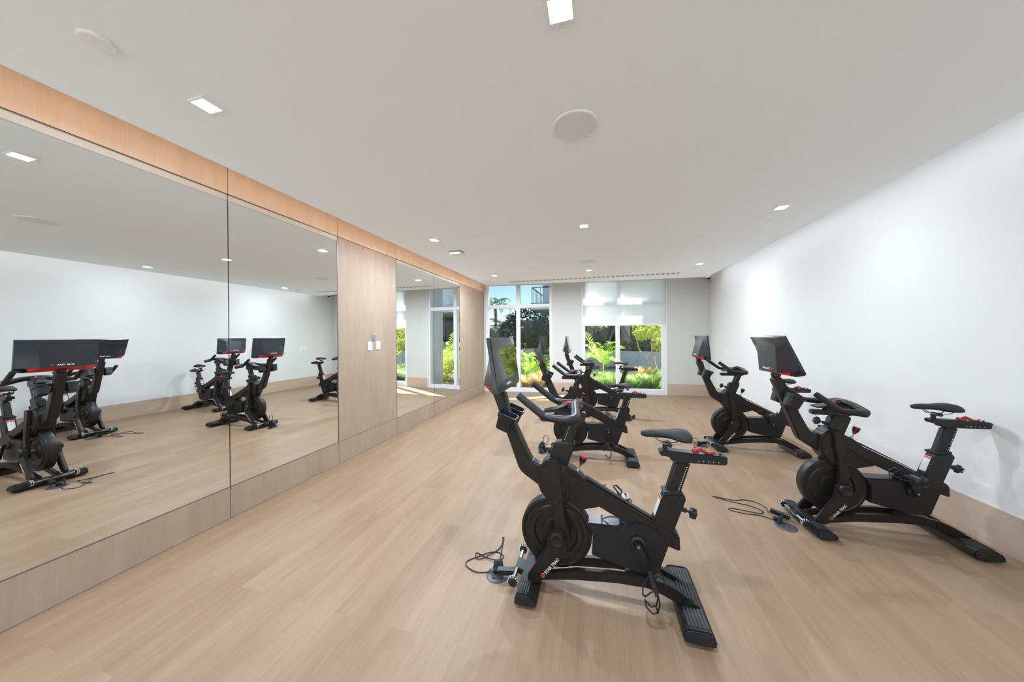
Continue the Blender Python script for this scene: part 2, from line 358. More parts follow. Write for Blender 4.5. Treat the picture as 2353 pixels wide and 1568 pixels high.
# roller shade on the second window
rs = empty('roller_shade', fp(3.97, -0.02, 3.2), 'white fabric roller shade lowered halfway over the second window', 'window shade')
inv = Matrix.Translation(-rs.location)
def child_world(mb, name, m, parent, smooth=False):
    bmesh.ops.translate(mb.bm, verts=list(mb.bm.verts), vec=-Vector(parent.location)); return mb.build(name, m, parent, smooth)
b = MB(); fbox(b, 2.875, 5.078, 0.0, 0.0015, 1.945, 3.20); child_world(b, 'fabric', M['shade'], rs)
b = MB(); fbox(b, 2.872, 5.081, -0.006, 0.008, 1.925, 1.950, 0.003); child_world(b, 'hem_bar', M['trim_white'], rs)
b = MB(); b.tube([fp(2.88, 0.0, 3.235), fp(5.07, 0.0, 3.235)], 0.035, 16); child_world(b, 'roller_tube', M['trim_white'], rs, True)

# ------------------------------------------------------------------ left panelled wall
YS = [-3.59, -2.83, -1.61, -0.39, 0.829, 2.049, 3.272, 4.470, 5.710, 6.953, 8.17, 8.640]
isM = [False, True, True, True, True, True, False, True, True, False, False]
gap = 0.005
for i in range(len(YS)-1):
    y0, y1 = YS[i]+gap/2, YS[i+1]-gap/2
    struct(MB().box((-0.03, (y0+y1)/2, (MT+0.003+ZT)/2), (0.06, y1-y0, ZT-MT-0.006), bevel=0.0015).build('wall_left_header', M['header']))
    struct(MB().box((-0.03, (y0+y1)/2, MB0/2), (0.06, y1-y0, MB0-0.004), bevel=0.0015).build('wall_left_base', M['panel']))
    if not isM[i]:
        struct(MB().box((-0.03, (y0+y1)/2, (MB0+MT)/2), (0.06, y1-y0, MT-MB0-0.004), bevel=0.0015).build('wall_left_panel', M['panel']))
# dark backing seen in the joints
struct(MB().box((-0.062, (BACK+FY0)/2, ZT/2), (0.004, FY0-BACK, ZT)).build('wall_left_backing', M['steel_line']))
mirror_lab = {1: None, 2: None, 3: None, 4: 'large frameless wall mirror pane nearest the camera, beside the left edge of the photo',
              5: 'large wall mirror pane left of the wood panel with the switches', 7: 'left pane of the smaller far wall mirror',
              8: 'right pane of the smaller far wall mirror, nearest the windows'}
for i in range(len(YS)-1):
    if not isM[i]: continue
    lab = mirror_lab.get(i) or 'frameless mirror pane continuing the long mirror behind the camera'
    y0, y1 = YS[i]+0.0035, YS[i+1]-0.0035
    r = empty('wall_mirror', (0, (y0+y1)/2, MB0), lab, 'mirror', 'full height mirror panes on the wood panelled wall')
    h = MT-MB0-0.004
    MB().box((-0.006, 0, h/2-0.028), (0.006, y1-y0, h-0.056)).build('mirror_glass', M['mirror'], r)
    MB().box((-0.008, 0, h-0.027), (0.012, y1-y0, 0.054), bevel=0.002).build('top_channel', M['topch'] if 'topch' in M else M.setdefault('topch', pm('beige_channel', (0.50, 0.46, 0.41), 0.5)), r)
    e = MB(); e.box((-0.005, 0, 0.002), (0.012, y1-y0, 0.005)); e.build('edge_trim', M['steel_line'], r); e = MB(); e.box((-0.005, 0, h), (0.012, y1-y0, 0.004)); e.build('edge_trim', M['steel_line'], r); e = MB()
    if i in (5, 8): e.box((-0.004, (y1-y0)/2, h/2), (0.010, 0.008, h))
    if i in (7,): e.box((-0.004, -(y1-y0)/2, h/2), (0.010, 0.006, h))
    if len(e.bm.verts): e.build('edge_trim', M['steel_line'], r)

# ------------------------------------------------------------------ switches, outlets, cameras
def plate(name, loc, label, cat, group, normal=1, toggles=True):
    r = empty(name, loc, label, cat, group)
    n = normal
    MB().box((0.004*n, 0, 0), (0.010, 0.085, 0.125), bevel=0.002).build('cover_plate', M['switch'], r)
    if toggles:
        for z in (0.014, -0.02): MB().box((0.011*n, 0, z), (0.006, 0.016, 0.014), bevel=0.001).build('button', M['smoke'], r)
    else:
        MB().box((0.011*n, 0, 0), (0.006, 0.035, 0.07), bevel=0.002).build('rocker', M['switch'], r)
    return r
plate('wall_switch', (0.0, 3.845, 1.512), 'white two-button switch plate on the wood panel, left of the pair', 'switch', 'switches on the wood panel')
plate('wall_switch', (0.0, 4.020, 1.518), 'white plain rocker switch plate on the wood panel, right of the pair', 'switch', 'switches on the wood panel', toggles=False)
r = empty('control_panel', (0, 3.925, 1.64), 'small blue covered control panel above the two white switches', 'control panel')
MB().box((0.006, 0, 0), (0.012, 0.062, 0.085), bevel=0.002).build('housing', M['smoke'], r)
MB().box((0.013, 0, 0), (0.003, 0.052, 0.074)).build('blue_film', M['blue_tape'], r)
plate('wall_outlet', (W_X, 8.04, 1.262), 'white outlet plate on the right wall, nearer of the pair', 'outlet', 'outlet plates on the right wall', -1)
plate('wall_outlet', (W_X, 8.20, 1.262), 'white outlet plate on the right wall, farther of the pair', 'outlet', 'outlet plates on the right wall', -1, toggles=False)
r = empty('security_camera', (W_X-0.09, 9.02, 3.15), 'small white dome security camera high in the far right corner', 'security camera')
MB().box((0.085, 0, 0.03), (0.012, 0.10, 0.13), bevel=0.003).build('wall_plate', M['trim_white'], r)
MB().box((0.03, 0, 0.03), (0.12, 0.035, 0.03), bevel=0.004).build('bracket', M['trim_white'], r)
MB().lathe([(0.012, 0.04), (0.05, 0.035), (0.062, 0.01), (0.062, -0.012), (0.05, -0.02)], (-0.03, 0, 0), 'z', 24).build('housing', M['trim_white'], r, True)
MB().lathe([(0.046, -0.018), (0.043, -0.035), (0.03, -0.052), (0.008, -0.058)], (-0.03, 0, 0), 'z', 24).build('dome', M['gloss_black'], r, True)

# ------------------------------------------------------------------ ceiling fittings
def downlight(x, y, label, row):
    r = empty('downlight', (x, y, ZC), label, 'ceiling light', 'square recessed downlights')
    a, c = 0.049, 0.058; z0, z1 = -0.004, -0.0005
    t = MB()
    for (cx, cy, dx, dy) in ((-(a+c)/2, 0, c-a, 2*c), ((a+c)/2, 0, c-a, 2*c), (0, -(a+c)/2, 2*a, c-a), (0, (a+c)/2, 2*a, c-a)):
        t.box((cx, cy, -0.006), (dx, dy, 0.012))
    t.build('trim_frame', M['trim_white'], r)
    MB().box((0, 0, -0.002), (2*a, 2*a, 0.003)).build('diffuser', M['lamp'], r)
    ld = bpy.data.lights.new('downlight_lamp', 'AREA'); ld.shape = 'SQUARE'; ld.size = 0.09; ld.energy = LAMP_W[row]*(0.34 if x > 4 else 1.17); ld.color = (0.78, 0.89, 1.0); ld.spread = math.radians(180)
    lo = bpy.data.objects.new('downlight_lamp', ld); COL.objects.link(lo); lo.parent = r; lo.location = (0, 0, -0.014)
names = {(0, 1): 'square downlight above the near end of the long mirror', (1, 1): 'square downlight cut by the top edge of the photo',
         (0, 2): 'square downlight beside the round white cover near the mirror wall', (1, 2): 'square downlight in the middle of the ceiling',
         (2, 2): 'square downlight near the right wall above the near bike', (0, 3): 'small far downlight near the left end of the air vent',
         (1, 3): 'small far downlight between the round speaker and the air vent', (2, 3): 'small far downlight near the right end of the air vent'}
for i, x in enumerate((0.985, 3.089, 5.194)):
    for j, y in enumerate((-1.36, 1.319, 3.988, 6.704)):
        downlight(x, y, names.get((i, j), 'square downlight in the ceiling behind or beside the camera'), j)
def disc(name, x, y, rad, th, mt, label, cat, group):
    r = empty(name, (x, y, ZC), label, cat, group)
    MB().lathe([(rad, 0.0), (rad, -th*0.7), (rad-0.004, -th), (rad-0.012, -th)], (0, 0, 0), 'z', 48).build('rim', M['trim_white'], r, True)
    MB().lathe([(rad-0.012, -th*0.5), (rad-0.013, -th*1.05), (0.002, -th*1.1)], (0, 0, 0), 'z', 48).build('face', M[mt], r, True)
disc('ceiling_speaker', 3.102, 2.081, 0.148, 0.012, 'disc_white', 'large round speaker grille in the middle of the near ceiling', 'speaker', 'round ceiling speakers')
disc('ceiling_speaker', 3.089, 5.92, 0.148, 0.012, 'disc_white', 'round speaker grille far back, between two downlights', 'speaker', 'round ceiling speakers')
for (x, y, lab) in ((0.975, 0.905, 'round white sprinkler cover at the upper left of the photo'), (0.975, 4.36, 'round white sprinkler cover between the downlight and the box detector'), (5.19, 4.30, 'round white sprinkler cover just behind the downlight near the right wall'),
                    (5.235, 7.136, 'round white sprinkler cover near the right end of the air vent'), (1.012, 7.06, 'round white sprinkler cover near the left end of the air vent')):
    disc('sprinkler_cover', x, y, 0.058, 0.014, 'trim_white', lab, 'sprinkler cover', 'round sprinkler covers')
r = empty('smoke_detector', (1.015, 4.66, ZC), 'low grey and white box detector hanging from the ceiling by the mirror wall', 'detector')
MB().box((0, 0, -0.012), (0.20, 0.17, 0.024), bevel=0.004).build('mounting_plate', M['smoke'], r)
MB().prism([(-0.10, -0.024), (-0.075, -0.055), (0.085, -0.055), (0.105, -0.024)], -0.08, 0.08, 0.004).build('housing', M['trim_white'], r)
# warm light strip added unseen in the ceiling slot to wash the wood header
r = empty('fill_strip', (0.275, 2.5, 3.125), 'unseen warm fill strip added in the ceiling slot above the wood header', 'fill light')
MB().box((0.02, 0, 0), (0.012, 12.0, 0.02)).build('profile', M['trim_white'], r)
ld = bpy.data.lights.new('fill_strip_lamp', 'AREA'); ld.shape = 'RECTANGLE'; ld.size = 0.02; ld.size_y = 11.8; ld.energy = 7.0; ld.color = (1.0, 0.76, 0.54)
lo = bpy.data.objects.new('fill_strip_lamp', ld); COL.objects.link(lo); lo.parent = r; lo.location = (0, 0, 0); lo.rotation_euler = (0, math.radians(58), 0)
r = empty('fill_strip', (5.865, 2.5, 3.125), 'unseen neutral fill strip added in the ceiling slot along the right wall', 'fill light')  # unseen strip added to brighten the top of the right wall
MB().box((-0.02, 0, 0), (0.012, 12.0, 0.02)).build('profile', M['trim_white'], r)
ld = bpy.data.lights.new('fill_strip_lamp', 'AREA'); ld.shape = 'RECTANGLE'; ld.size = 0.02; ld.size_y = 11.8; ld.energy = 10; ld.color = (0.88, 0.94, 1.0)
lo = bpy.data.objects.new('fill_strip_lamp', ld); COL.objects.link(lo); lo.parent = r; lo.location = (0, 0, 0); lo.rotation_euler = (0, math.radians(-58), 0)
# linear air vent
r = empty('air_vent', (3.08, 7.60, ZC), 'long narrow slotted air vent in the ceiling before the windows', 'air vent')
L_ = 3.92
t = MB(); t.box((0, -0.095, -0.004), (L_, 0.014, 0.010)); t.box((0, 0.095, -0.004), (L_, 0.014, 0.010))
t.box((-L_/2, 0, -0.004), (0.012, 0.204, 0.010)); t.box((L_/2, 0, -0.004), (0.012, 0.204, 0.010)); t.build('frame', M['trim_white'], r)
MB().box((0, 0, -0.0005), (L_, 0.19, 0.003)).build('backing', M['vent_grey'], r)
for k in range(36):
    x = -L_/2 + 0.04 + k*(L_-0.13)/35
    MB().prism([(x-0.016, -0.088), (x+0.024, -0.088), (x+0.066, 0.088), (x+0.026, 0.088)], -0.0075, -0.0015, axis='z').build('vane', M['trim_white'], r)

# ------------------------------------------------------------------ exercise bike (local x = towards the saddle end, -y = towards camera)
def bike(loc, label, rz=0.0, bar_lift=0.0, seat_lift=0.0, crank=(0.4, -0.91), screen_tilt=0.145, red_knob=True, bar_shift=0.0):
    root = empty('exercise_bike', loc, label, 'exercise bike', 'black indoor cycling bikes facing the mirror wall', rz)
    BK, PL = M['black'], M['black_plastic']
    # feet
    f = MB(); f.prism([(-0.062, 0.040), (-0.048, 0.078), (0.020, 0.078), (0.076, 0.045), (0.068, 0.016), (-0.056, 0.014)], -0.235, 0.235, 0.004)
    ff = f.build('front_foot', BK, root)
    for sy in (-1, 1):
        f = MB()
        for k in range(5): f.box((-0.034+k*0.013, sy*0.165, 0.080), (0.007, 0.105, 0.004))
        f.build('grip_ribs', M['tread'], ff)
        e = MB(); e.prism([(-0.062, 0.040), (-0.048, 0.078), (0.020, 0.078), (0.076, 0.045), (0.068, 0.016), (-0.056, 0.014)], sy*0.234, sy*0.252, 0.007); e.build('end_cap', M['black_matte'], ff)
        MB().lathe([(0.03, 0.0), (0.032, 0.010), (0.024, 0.018)], (0.01, sy*0.20, 0), 'z', 20).build('rubber_pad', M['black_matte'], ff)
    prof = [(0.872, 0.030), (0.882, 0.066), (0.905, 0.078), (1.005, 0.078), (1.025, 0.062), (1.035, 0.030), (1.02, 0.016), (0.885, 0.016)]
    rf = MB().prism(prof, -0.235, 0.235, 0.004).build('rear_foot', BK, root)
    for sy in (-1, 1):
        f = MB()
        for k in range(6): f.box((0.908+k*0.018, sy*0.155, 0.080), (0.009, 0.125, 0.005))
        f.build('grip_ribs', M['tread'], rf)
        MB().prism(prof, sy*0.234, sy*0.256, 0.008).build('end_cap', M['black_matte'], rf)
        MB().lathe([(0.03, 0.0), (0.032, 0.010), (0.024, 0.018)], (0.955, sy*0.20, 0), 'z', 20).build('rubber_pad', M['black_matte'], rf)
    # base rails
    rail = [(0.03, 0.045), (0.10, 0.062), (0.30, 0.100), (0.55, 0.128), (0.72, 0.132), (0.80, 0.110), (0.90, 0.070), (0.965, 0.052), (0.985, 0.085), (0.90, 0.142), (0.82, 0.178), (0.74, 0.190), (0.60, 0.188), (0.50, 0.184), (0.30, 0.160), (0.10, 0.108), (0.03, 0.095)]
    for sy in (-1, 1): MB().prism(rail, sy*0.078, sy*0.042, 0.004).build('base_rail', BK, root)
    MB().box((0.70, 0, 0.150), (0.20, 0.10, 0.05), bevel=0.004).build('cross_member', BK, root)
    w = MB().prism([(0.79, 0.165), (0.99, 0.088), (1.005, 0.080), (0.90, 0.076), (0.80, 0.12)], -0.085, 0.085, 0.004).build('rear_wedge', BK, root)
    f = MB()
    for k in range(5): f.box((0.90+k*0.018, 0, 0.128-k*0.0072), (0.009, 0.13, 0.006), roty(math.radians(21)))
    f.build('grip_ribs', M['tread'], w)
    # flywheel
    fw = MB().lathe([(0.05, -0.040), (0.085, -0.042), (0.092, -0.030), (0.135, -0.030), (0.142, -0.044), (0.172, -0.044), (0.178, -0.036), (0.205, -0.036), (0.212, -0.042), (0.228, -0.038), (0.231, -0.028),
                (0.231, 0.028), (0.228, 0.038), (0.212, 0.042), (0.205, 0.036), (0.178, 0.036), (0.172, 0.044), (0.142, 0.044), (0.135, 0.030), (0.092, 0.030), (0.085, 0.042), (0.05, 0.040)], (0.168, 0, 0.361), 'y', 72).build('flywheel', BK, root, True)
    MB().lathe([(0.012, -0.135), (0.014, -0.13), (0.014, 0.13), (0.012, 0.135)], (0.190, 0, 0.372), 'y', 16).build('axle', M['steel'], fw, True)
    # flywheel guard around lower rear edge joined to the belt cover
    # fork
    up = [(0.128, 0.845), (0.205, 0.845), (0.214, 0.70), (0.226, 0.60), (0.240, 0.46), (0.262, 0.40), (0.266, 0.345), (0.232, 0.285), (0.185, 0.290), (0.150, 0.345), (0.160, 0.41), (0.170, 0.50), (0.158, 0.62), (0.140, 0.72)]
    lo = [(0.135, 0.395), (0.165, 0.425), (0.225, 0.425), (0.245, 0.375), (0.250, 0.315), (0.215, 0.255), (0.100, 0.105), (0.070, 0.072), (0.000, 0.072), (-0.005, 0.110), (0.115, 0.300)]
    for sy in (-1, 1):
        MB().prism(up, sy*0.100, sy*0.068, 0.007).build('fork_blade', BK, root)
        st = MB().prism(lo, sy*0.128, sy*0.098, 0.006).build('lower_strut', BK, root)
        hb_ = MB().lathe([(0.046, sy*0.098), (0.046, sy*0.140), (0.042, sy*0.147), (0.034, sy*0.149), (0.030, sy*0.146), (0.004, sy*0.146)], (0.188, 0, 0.372), 'y', 32).build('hub_cap', BK, root, True)
        d = Vector((0.62, 0, 0.785))
        if sy < 0:
            up_ = Vector((-0.785, 0, 0.62))
            text_mesh('brand_text', 'STAR TRAC', 0.026, M['ink_white'], st, (0.118, -0.1295, 0.142), d, up_, bold=0.0004)
            lg = MB(); c0 = Vector((0.098, -0.1295, 0.132))
            ring = [c0 + d*math.cos(a)*0.013 + up_*math.sin(a)*0.011 for a in [2*math.pi*k/20 for k in range(20)]]
            lg.tube(ring, 0.0022, 6, closed=True); lg.tube([c0+d*0.005+up_*0.004, c0-d*0.004+up_*0.004, c0-d*0.004-up_*0.004, c0+d*0.005-up_*0.004, c0+d*0.005], 0.0016, 6)
            lg.build('logo_mark', M['ink_red'], st)
        else:
            up_ = Vector((-0.785, 0, 0.62))
            text_mesh('brand_text', 'STAR TRAC', 0.026, M['ink_white'], st, (0.222, 0.1295, 0.272), -d, up_, bold=0.0004)
    for (x, z) in ((0.17, 0.59), (0.235, 0.335), (0.08, 0.66)):
        MB().lathe([(0.006, -0.088 if x < 0.1 else -0.103), (0.004, -0.106)], (x, 0, z), 'y', 10).build('bolt', M['hole'], root)
    # neck, head shell and monitor arm
    MB().prism([(0.118, 0.845), (0.17, 0.855), (0.245, 0.80), (0.250, 0.56), (0.225, 0.50), (0.16, 0.535), (0.105, 0.585), (0.062, 0.64), (0.052, 0.70), (0.062, 0.78)], -0.072, 0.072, 0.016, seg=3).build('head_shell', BK, root, True)
    arm = MB().prism([(-0.268, 1.262), (-0.182, 1.268), (-0.148, 1.135), (0.002, 0.822), (0.020, 0.804), (0.090, 0.786), (0.15, 0.775), (0.15, 0.60), (0.062, 0.648), (-0.055, 0.722), (-0.078, 0.745)], -0.040, 0.040, 0.016, seg=3).build('monitor_arm', BK, root, True)
    # cup holders
    R = roty(math.radians(21))
    for sy in (-1, 1):
        c = Vector((-0.148, sy*0.098, 1.085))
        def rect(hx, hy, z, rr=0.02, n=4):
            out = []
            for (sx, s_) in ((1, 1), (-1, 1), (-1, -1), (1, -1)):
                for k in range(n+1):
                    a = {(1, 1): 0, (-1, 1): math.pi/2, (-1, -1): math.pi, (1, -1): 1.5*math.pi}[(sx, s_)] + k*math.pi/2/n
                    out.append(Vector((sx*(hx-rr)+rr*math.cos(a), s_*(hy-rr)+rr*math.sin(a), z)))
            return out
        cb = MB(); levels = [rect(0.044, 0.034, -0.060, 0.016), rect(0.050, 0.040, -0.054), rect(0.056, 0.046, 0.022), rect(0.062, 0.052, 0.024), rect(0.064, 0.054, 0.052), rect(0.058, 0.048, 0.052), rect(0.054, 0.044, 0.020), rect(0.044, 0.034, -0.050, 0.016)]
        rings = [[cb.bm.verts.new(c + R @ p) for p in lv] for lv in levels]
        for A, B in zip(rings, rings[1:]):
            for k in range(len(A)): cb.bm.faces.new((A[k], A[(k+1) % len(A)], B[(k+1) % len(B)], B[k]))
        cb.bm.faces.new(rings[0]); cb.bm.faces.new(list(reversed(rings[-1])))
        cb.build('cup_holder', PL, root, True)
    MB().box((-0.15, 0, 1.075), (0.05, 0.12, 0.035), R, 0.005).build('cup_bracket', PL, root)
    # monitor
    H = 0.352; w2 = 0.28; tl = screen_tilt; base = Vector((-0.148, 0, 1.637-H*math.cos(tl)))
    def mp(x, y, z): return base + roty(-tl) @ Vector((x, y, z))     # x back(-)/front(+), z above bottom edge
    th = 0.020; hx, hz, hy = -0.128, 0.060, 0.150; rim = 0.052
    sh = MB(); NR = 8
    def back_row(t):   # t 0 bottom .. 1 top: outer-left, hump-left, hump-right, outer-right
        zr = rim + (H-rim)*t; zh = hz + (H-0.004-hz)*t; xh = hx + (-th-0.003-hx)*t
        return [mp(-th, -w2, zr), mp(xh, -hy, zh), mp(xh, hy, zh), mp(-th, w2, zr)]
    V = [p for k in range(NR+1) for p in back_row(k/NR)]; F = []
    for k in range(NR):
        a = 4*k
        for q in range(3): F.append((a+q, a+q+4, a+q+5, a+q+1))
    n0 = len(V); V += [mp(0, -w2, 0.020), mp(0, w2, 0.020), mp(0, w2, H), mp(0, -w2, H), mp(-0.004, -w2+0.022, 0.0), mp(-0.004, w2-0.022, 0.0), mp(-0.050, -w2+0.050, 0.004), mp(-0.050, w2-0.050, 0.004)]
    f0, f1, f2, f3, c0_, c1_, b0_, b1_ = range(n0, n0+8); T_ = 4*NR
    F += [(f0, f1, f2, f3), (f3, f2, T_+3, T_+2, T_+1, T_), (f0, f3) + tuple(4*k for k in range(NR, -1, -1)), (f1,) + tuple(4*k+3 for k in range(NR+1)) + (f2,),
          (f0, c0_, c1_, f1), (c0_, b0_, b1_, c1_), (f0, 0, b0_, c0_), (f1, c1_, b1_, 3), (0, 1, 2, 3, b1_, b0_)]
    sh.faces(V, F); bmesh.ops.recalc_face_normals(sh.bm, faces=list(sh.bm.faces))
    shell = sh.build('monitor', M['shell'], root)
    for p_ in shell.data.polygons:
        if len(p_.vertices) == 4 and p_.index < 3*NR: p_.use_smooth = True
    shell.data.set_sharp_from_angle(angle=math.radians(12))
    rd = MB(); nn = (mp(0, 0, 0)-mp(0.05, 0, 0.06)).normalized()*0.0016
    RV = [mp(-th, -w2+0.004, rim-0.002), mp(hx, -hy, hz-0.002), mp(hx, hy, hz-0.002), mp(-th, w2-0.004, rim-0.002), mp(-0.050, w2-0.052, 0.006), mp(-0.050, -w2+0.052, 0.006)]
    RV = [p+nn for p in RV]; RV2 = [p-nn*0.9 for p in RV]
    rd.faces(RV+RV2, [(0, 5, 1), (1, 5, 4, 2), (2, 4, 3), (6, 7, 11), (7, 8, 10, 11), (8, 9, 10), (0, 1, 7, 6), (1, 2, 8, 7), (2, 3, 9, 8), (3, 4, 10, 9), (4, 5, 11, 10), (5, 0, 6, 11)])
    rd.build('red_underside', M['redflat'], shell)
    ds = MB(); c = mp(0.0012, 0, 0.020+(H-0.020)/2+0.022)
    ds.box(c, (0.003, 2*w2-0.024, H-0.020-0.056), roty(-tl)); ds.build('display', M['gloss_black'], shell)
    xd = (0, 1, 0); yd = roty(-tl) @ Vector((0, 0, 1))
    text_mesh('brand_text', 'STAR TRAC', 0.020, M['ink_white'], shell, tuple(mp(0.0010, -0.060, 0.030)), xd, yd, bold=0.0003)
    bs = (mp(hx, 0, hz) - mp(-th-0.003, 0, H-0.004)).normalized()
    p0 = mp(hx, 0.075, hz) - bs*0.022 + Vector((-0.002, 0, 0)); text_mesh('brand_text', 'STAR TRAC', 0.023, M['ink_white'], shell, tuple(p0), (0, -1, 0), -bs, bold=0.0002)
    lm = MB(); lc = p0 + Vector((0, -0.150, 0)) - bs*0.008; lm.tube([lc + Vector((0, math.cos(a), 0))*0.011 - bs*math.sin(a)*0.009 for a in [2*math.pi*k/18 for k in range(18)]], 0.0018, 6, closed=True); lm.build('logo_mark', M['ink_red'], shell)
    mj = MB(); mj.lathe([(0.006, -0.036), (0.026, -0.03), (0.034, -0.012), (0.034, 0.012), (0.026, 0.03), (0.006, 0.036)], (-0.228, 0, 1.290), 'y', 20)
    mj.tube([(-0.226, 0, 1.285), tuple(mp(-0.06, 0, 0.05))], 0.020, 12); mj.build('swivel_joint', M['ball'], root, True)
    # top tube with panel and brake housing
    MB().prism([(0.205, 0.792), (0.366, 0.712), (0.762, 0.513), (0.870, 0.476), (0.904, 0.450), (0.908, 0.360), (0.840, 0.381), (0.590, 0.494), (0.437, 0.568), (0.205, 0.722)], -0.046, 0.046, 0.007).build('top_tube', BK, root)
    MB().prism([(0.210, 0.735), (0.450, 0.565), (0.435, 0.556), (0.236, 0.500), (0.214, 0.55)], -0.034, 0.034, 0.003).build('side_panel', BK, root)
    MB().prism([(0.36, 0.722), (0.762, 0.520), (0.745, 0.530), (0.365, 0.734)], -0.018, 0.018, 0.003).build('top_tube_inlay', M['black_matte'], root)
    bh = MB().prism([(0.200, 0.812), (0.245, 0.800), (0.292, 0.778), (0.345, 0.735), (0.367, 0.705), (0.365, 0.695), (0.30, 0.715), (0.205, 0.752)], -0.040, 0.040, 0.013, seg=3).build('brake_housing', BK, root, True)
    kn = MB().tube([(0.306, 0, 0.760), (0.318, 0, 0.782)], [0.016, 0.010], 14).tube([(0.318, 0, 0.780), (0.330, 0, 0.812)], 0.0045, 10).build('knob_stem', M['steel'], root, True)
    ax = Vector((0.35, 0, 0.937)).normalized(); c0 = Vector((0.328, 0, 0.803))
    MB().tube([c0, c0+ax*0.012, c0+ax*0.030, c0+ax*0.055, c0+ax*0.064, c0+ax*0.066], [0.007, 0.013, 0.021, 0.024, 0.021, 0.012], 18).build('resistance_knob', M['red'] if red_knob else M['black_plastic'], root, True)
    MB().tube([c0+ax*0.024, c0+ax*0.054], [0.0205, 0.0246], 18).build('knob_band', PL, root, True)
    # belt cover
    cv = [(0.372, 0.462), (0.600, 0.470), (0.660, 0.512), (0.790, 0.470), (0.845, 0.40), (0.783, 0.211), (0.672, 0.200), (0.395, 0.262), (0.405, 0.32), (0.400, 0.40)]
    MB().prism(cv, -0.058, 0.058, 0.006).build('belt_cover', PL, root)
    for (x, z) in ((0.41, 0.44), (0.42, 0.31), (0.60, 0.235), (0.58, 0.455), (0.64, 0.44)):
        MB().lathe([(0.005, -0.060), (0.004, -0.0605)], (x, 0, z), 'y', 10).build('screw', M['hole'], root)
    MB().lathe([(0.040, -0.062), (0.040, -0.072), (0.030, -0.078), (0.028, 0.078), (0.040, 0.072), (0.040, 0.062)], (0.668, 0, 0.388), 'y', 28).build('bottom_bracket', M['black_matte'], root, True)
    # seat tube, post, rail
    MB().prism([(0.826, 0.692), (0.918, 0.708), (0.943, 0.678), (0.885, 0.505), (0.800, 0.255), (0.720, 0.28), (0.762, 0.525)], -0.042, 0.042, 0.008, seg=3).build('seat_tube', BK, root, True)
    tx = Vector((0.31, 0, 0.951)).normalized()
    s_ = MB(); s_.box(Vector((0.789, 0, 0.604)), (0.002, 0.052, 0.125), roty(math.atan2(0.31, 0.951)*1.0)); s_.build('warning_sticker', M['sticker'], root)
    s_ = MB(); s_.box(Vector((0.8035, 0, 0.654)), (0.003, 0.050, 0.016), roty(math.atan2(0.31, 0.951))); s_.build('sticker_header', M['ink_red'], root)
    MB().prism([(0.818, 0.688), (0.922, 0.706), (0.918, 0.722), (0.814, 0.704)], -0.046, 0.046, 0.005).build('collar', M['black_matte'], root)
    kb = MB(); kb.tube([(0.915, 0, 0.600), (0.950, 0, 0.588)], 0.014, 12); kb.tube([(0.950, 0, 0.588), (0.975, 0, 0.580)], 0.006, 10); kb.build('pin_housing', M['black_matte'], root, True)
    def star_knob(c, d, name, rad=0.030):
        d = Vector(d).normalized(); k = MB(); pts = []
        k.tube([c-d*0.018, c-d*0.006, c+d*0.012, c+d*0.020], [rad*0.45, rad*0.80, rad*0.80, rad*0.5], 16)
        e1 = d.cross(Vector((0, 1, 0))).normalized(); e2 = d.cross(e1)
        for q in range(6):
            a = q*math.pi/3; p = c + (e1*math.cos(a)+e2*math.sin(a))*rad*0.78
            k.tube([p-d*0.010, p+d*0.014], rad*0.30, 8)
        return k.build(name, PL, root, True)
    star_knob(Vector((0.985, 0, 0.577)), (0.95, 0, -0.31), 'seat_height_knob')
    sl = seat_lift
    def so_(p, dy=0): return (p[0]+0.31*sl, p[1]+sl)
    post = [(0.831-0.03, 0.690-0.10), (0.831, 0.690), (0.886+0.3*sl, 0.885+sl), (0.971+0.3*sl, 0.885+sl), (0.915, 0.700), (0.915-0.03, 0.60)]
    MB().prism(post, -0.027, 0.027, 0.010, seg=3).build('seat_post', BK, root, True)
    dots = MB(); nd = 13
    for k in range(nd):
        t_ = (k+0.5)/nd; x = 0.902+(0.950+0.3*sl-0.902)*t_; z = 0.715+(0.865+sl-0.715)*t_
        dots.lathe([(0.0026, -0.0272), (0.0022, -0.0282)], (x, 0, z), 'y', 8)
    dots.build('height_marks', M['ink_white'], root)
    MB().prism([so_(p) for p in [(0.846, 0.922), (0.866, 0.890), (0.970, 0.886), (1.145, 0.890), (1.160, 0.897), (1.160, 0.920), (1.12, 0.924)]], -0.028, 0.028, 0.004).build('seat_rail', BK, root)
    MB().prism([so_(p) for p in [(0.798, 0.946), (0.803, 0.918), (0.846, 0.914), (1.158, 0.916), (1.163, 0.930), (1.158, 0.941), (0.84, 0.952)]], -0.032, 0.032, 0.005, seg=2).build('seat_slider', PL, root)
    nm = MB()
    for k in range(5): x, z = so_((1.01+k*0.026, 0.9045)); nm.box((x, -0.0285, z), (0.004, 0.001, 0.005))
    nm.build('slider_marks', M['ink_white'], root)
    lv = MB(); q = [so_(p) for p in ((1.000, 0.958), (1.020, 0.970), (1.040, 0.960), (1.062, 0.950), (1.085, 0.950), (1.100, 0.958))]
    lv.tube([(p[0], -0.012, p[1]) for p in q], [0.013, 0.012, 0.009, 0.008, 0.009, 0.006], 12)
    x, z = so_((1.000, 0.952)); lv.tube([(x, -0.026, z), (x, 0.022, z)], 0.013, 14); lv.build('seat_lever', M['red'], root, True)
    x, z = so_((1.132, 0.945)); MB().lathe([(0.006, -0.004), (0.006, 0.004), (0.004, 0.006)], (x, 0, z), 'z', 10).build('stop_pin', M['black_matte'], root)
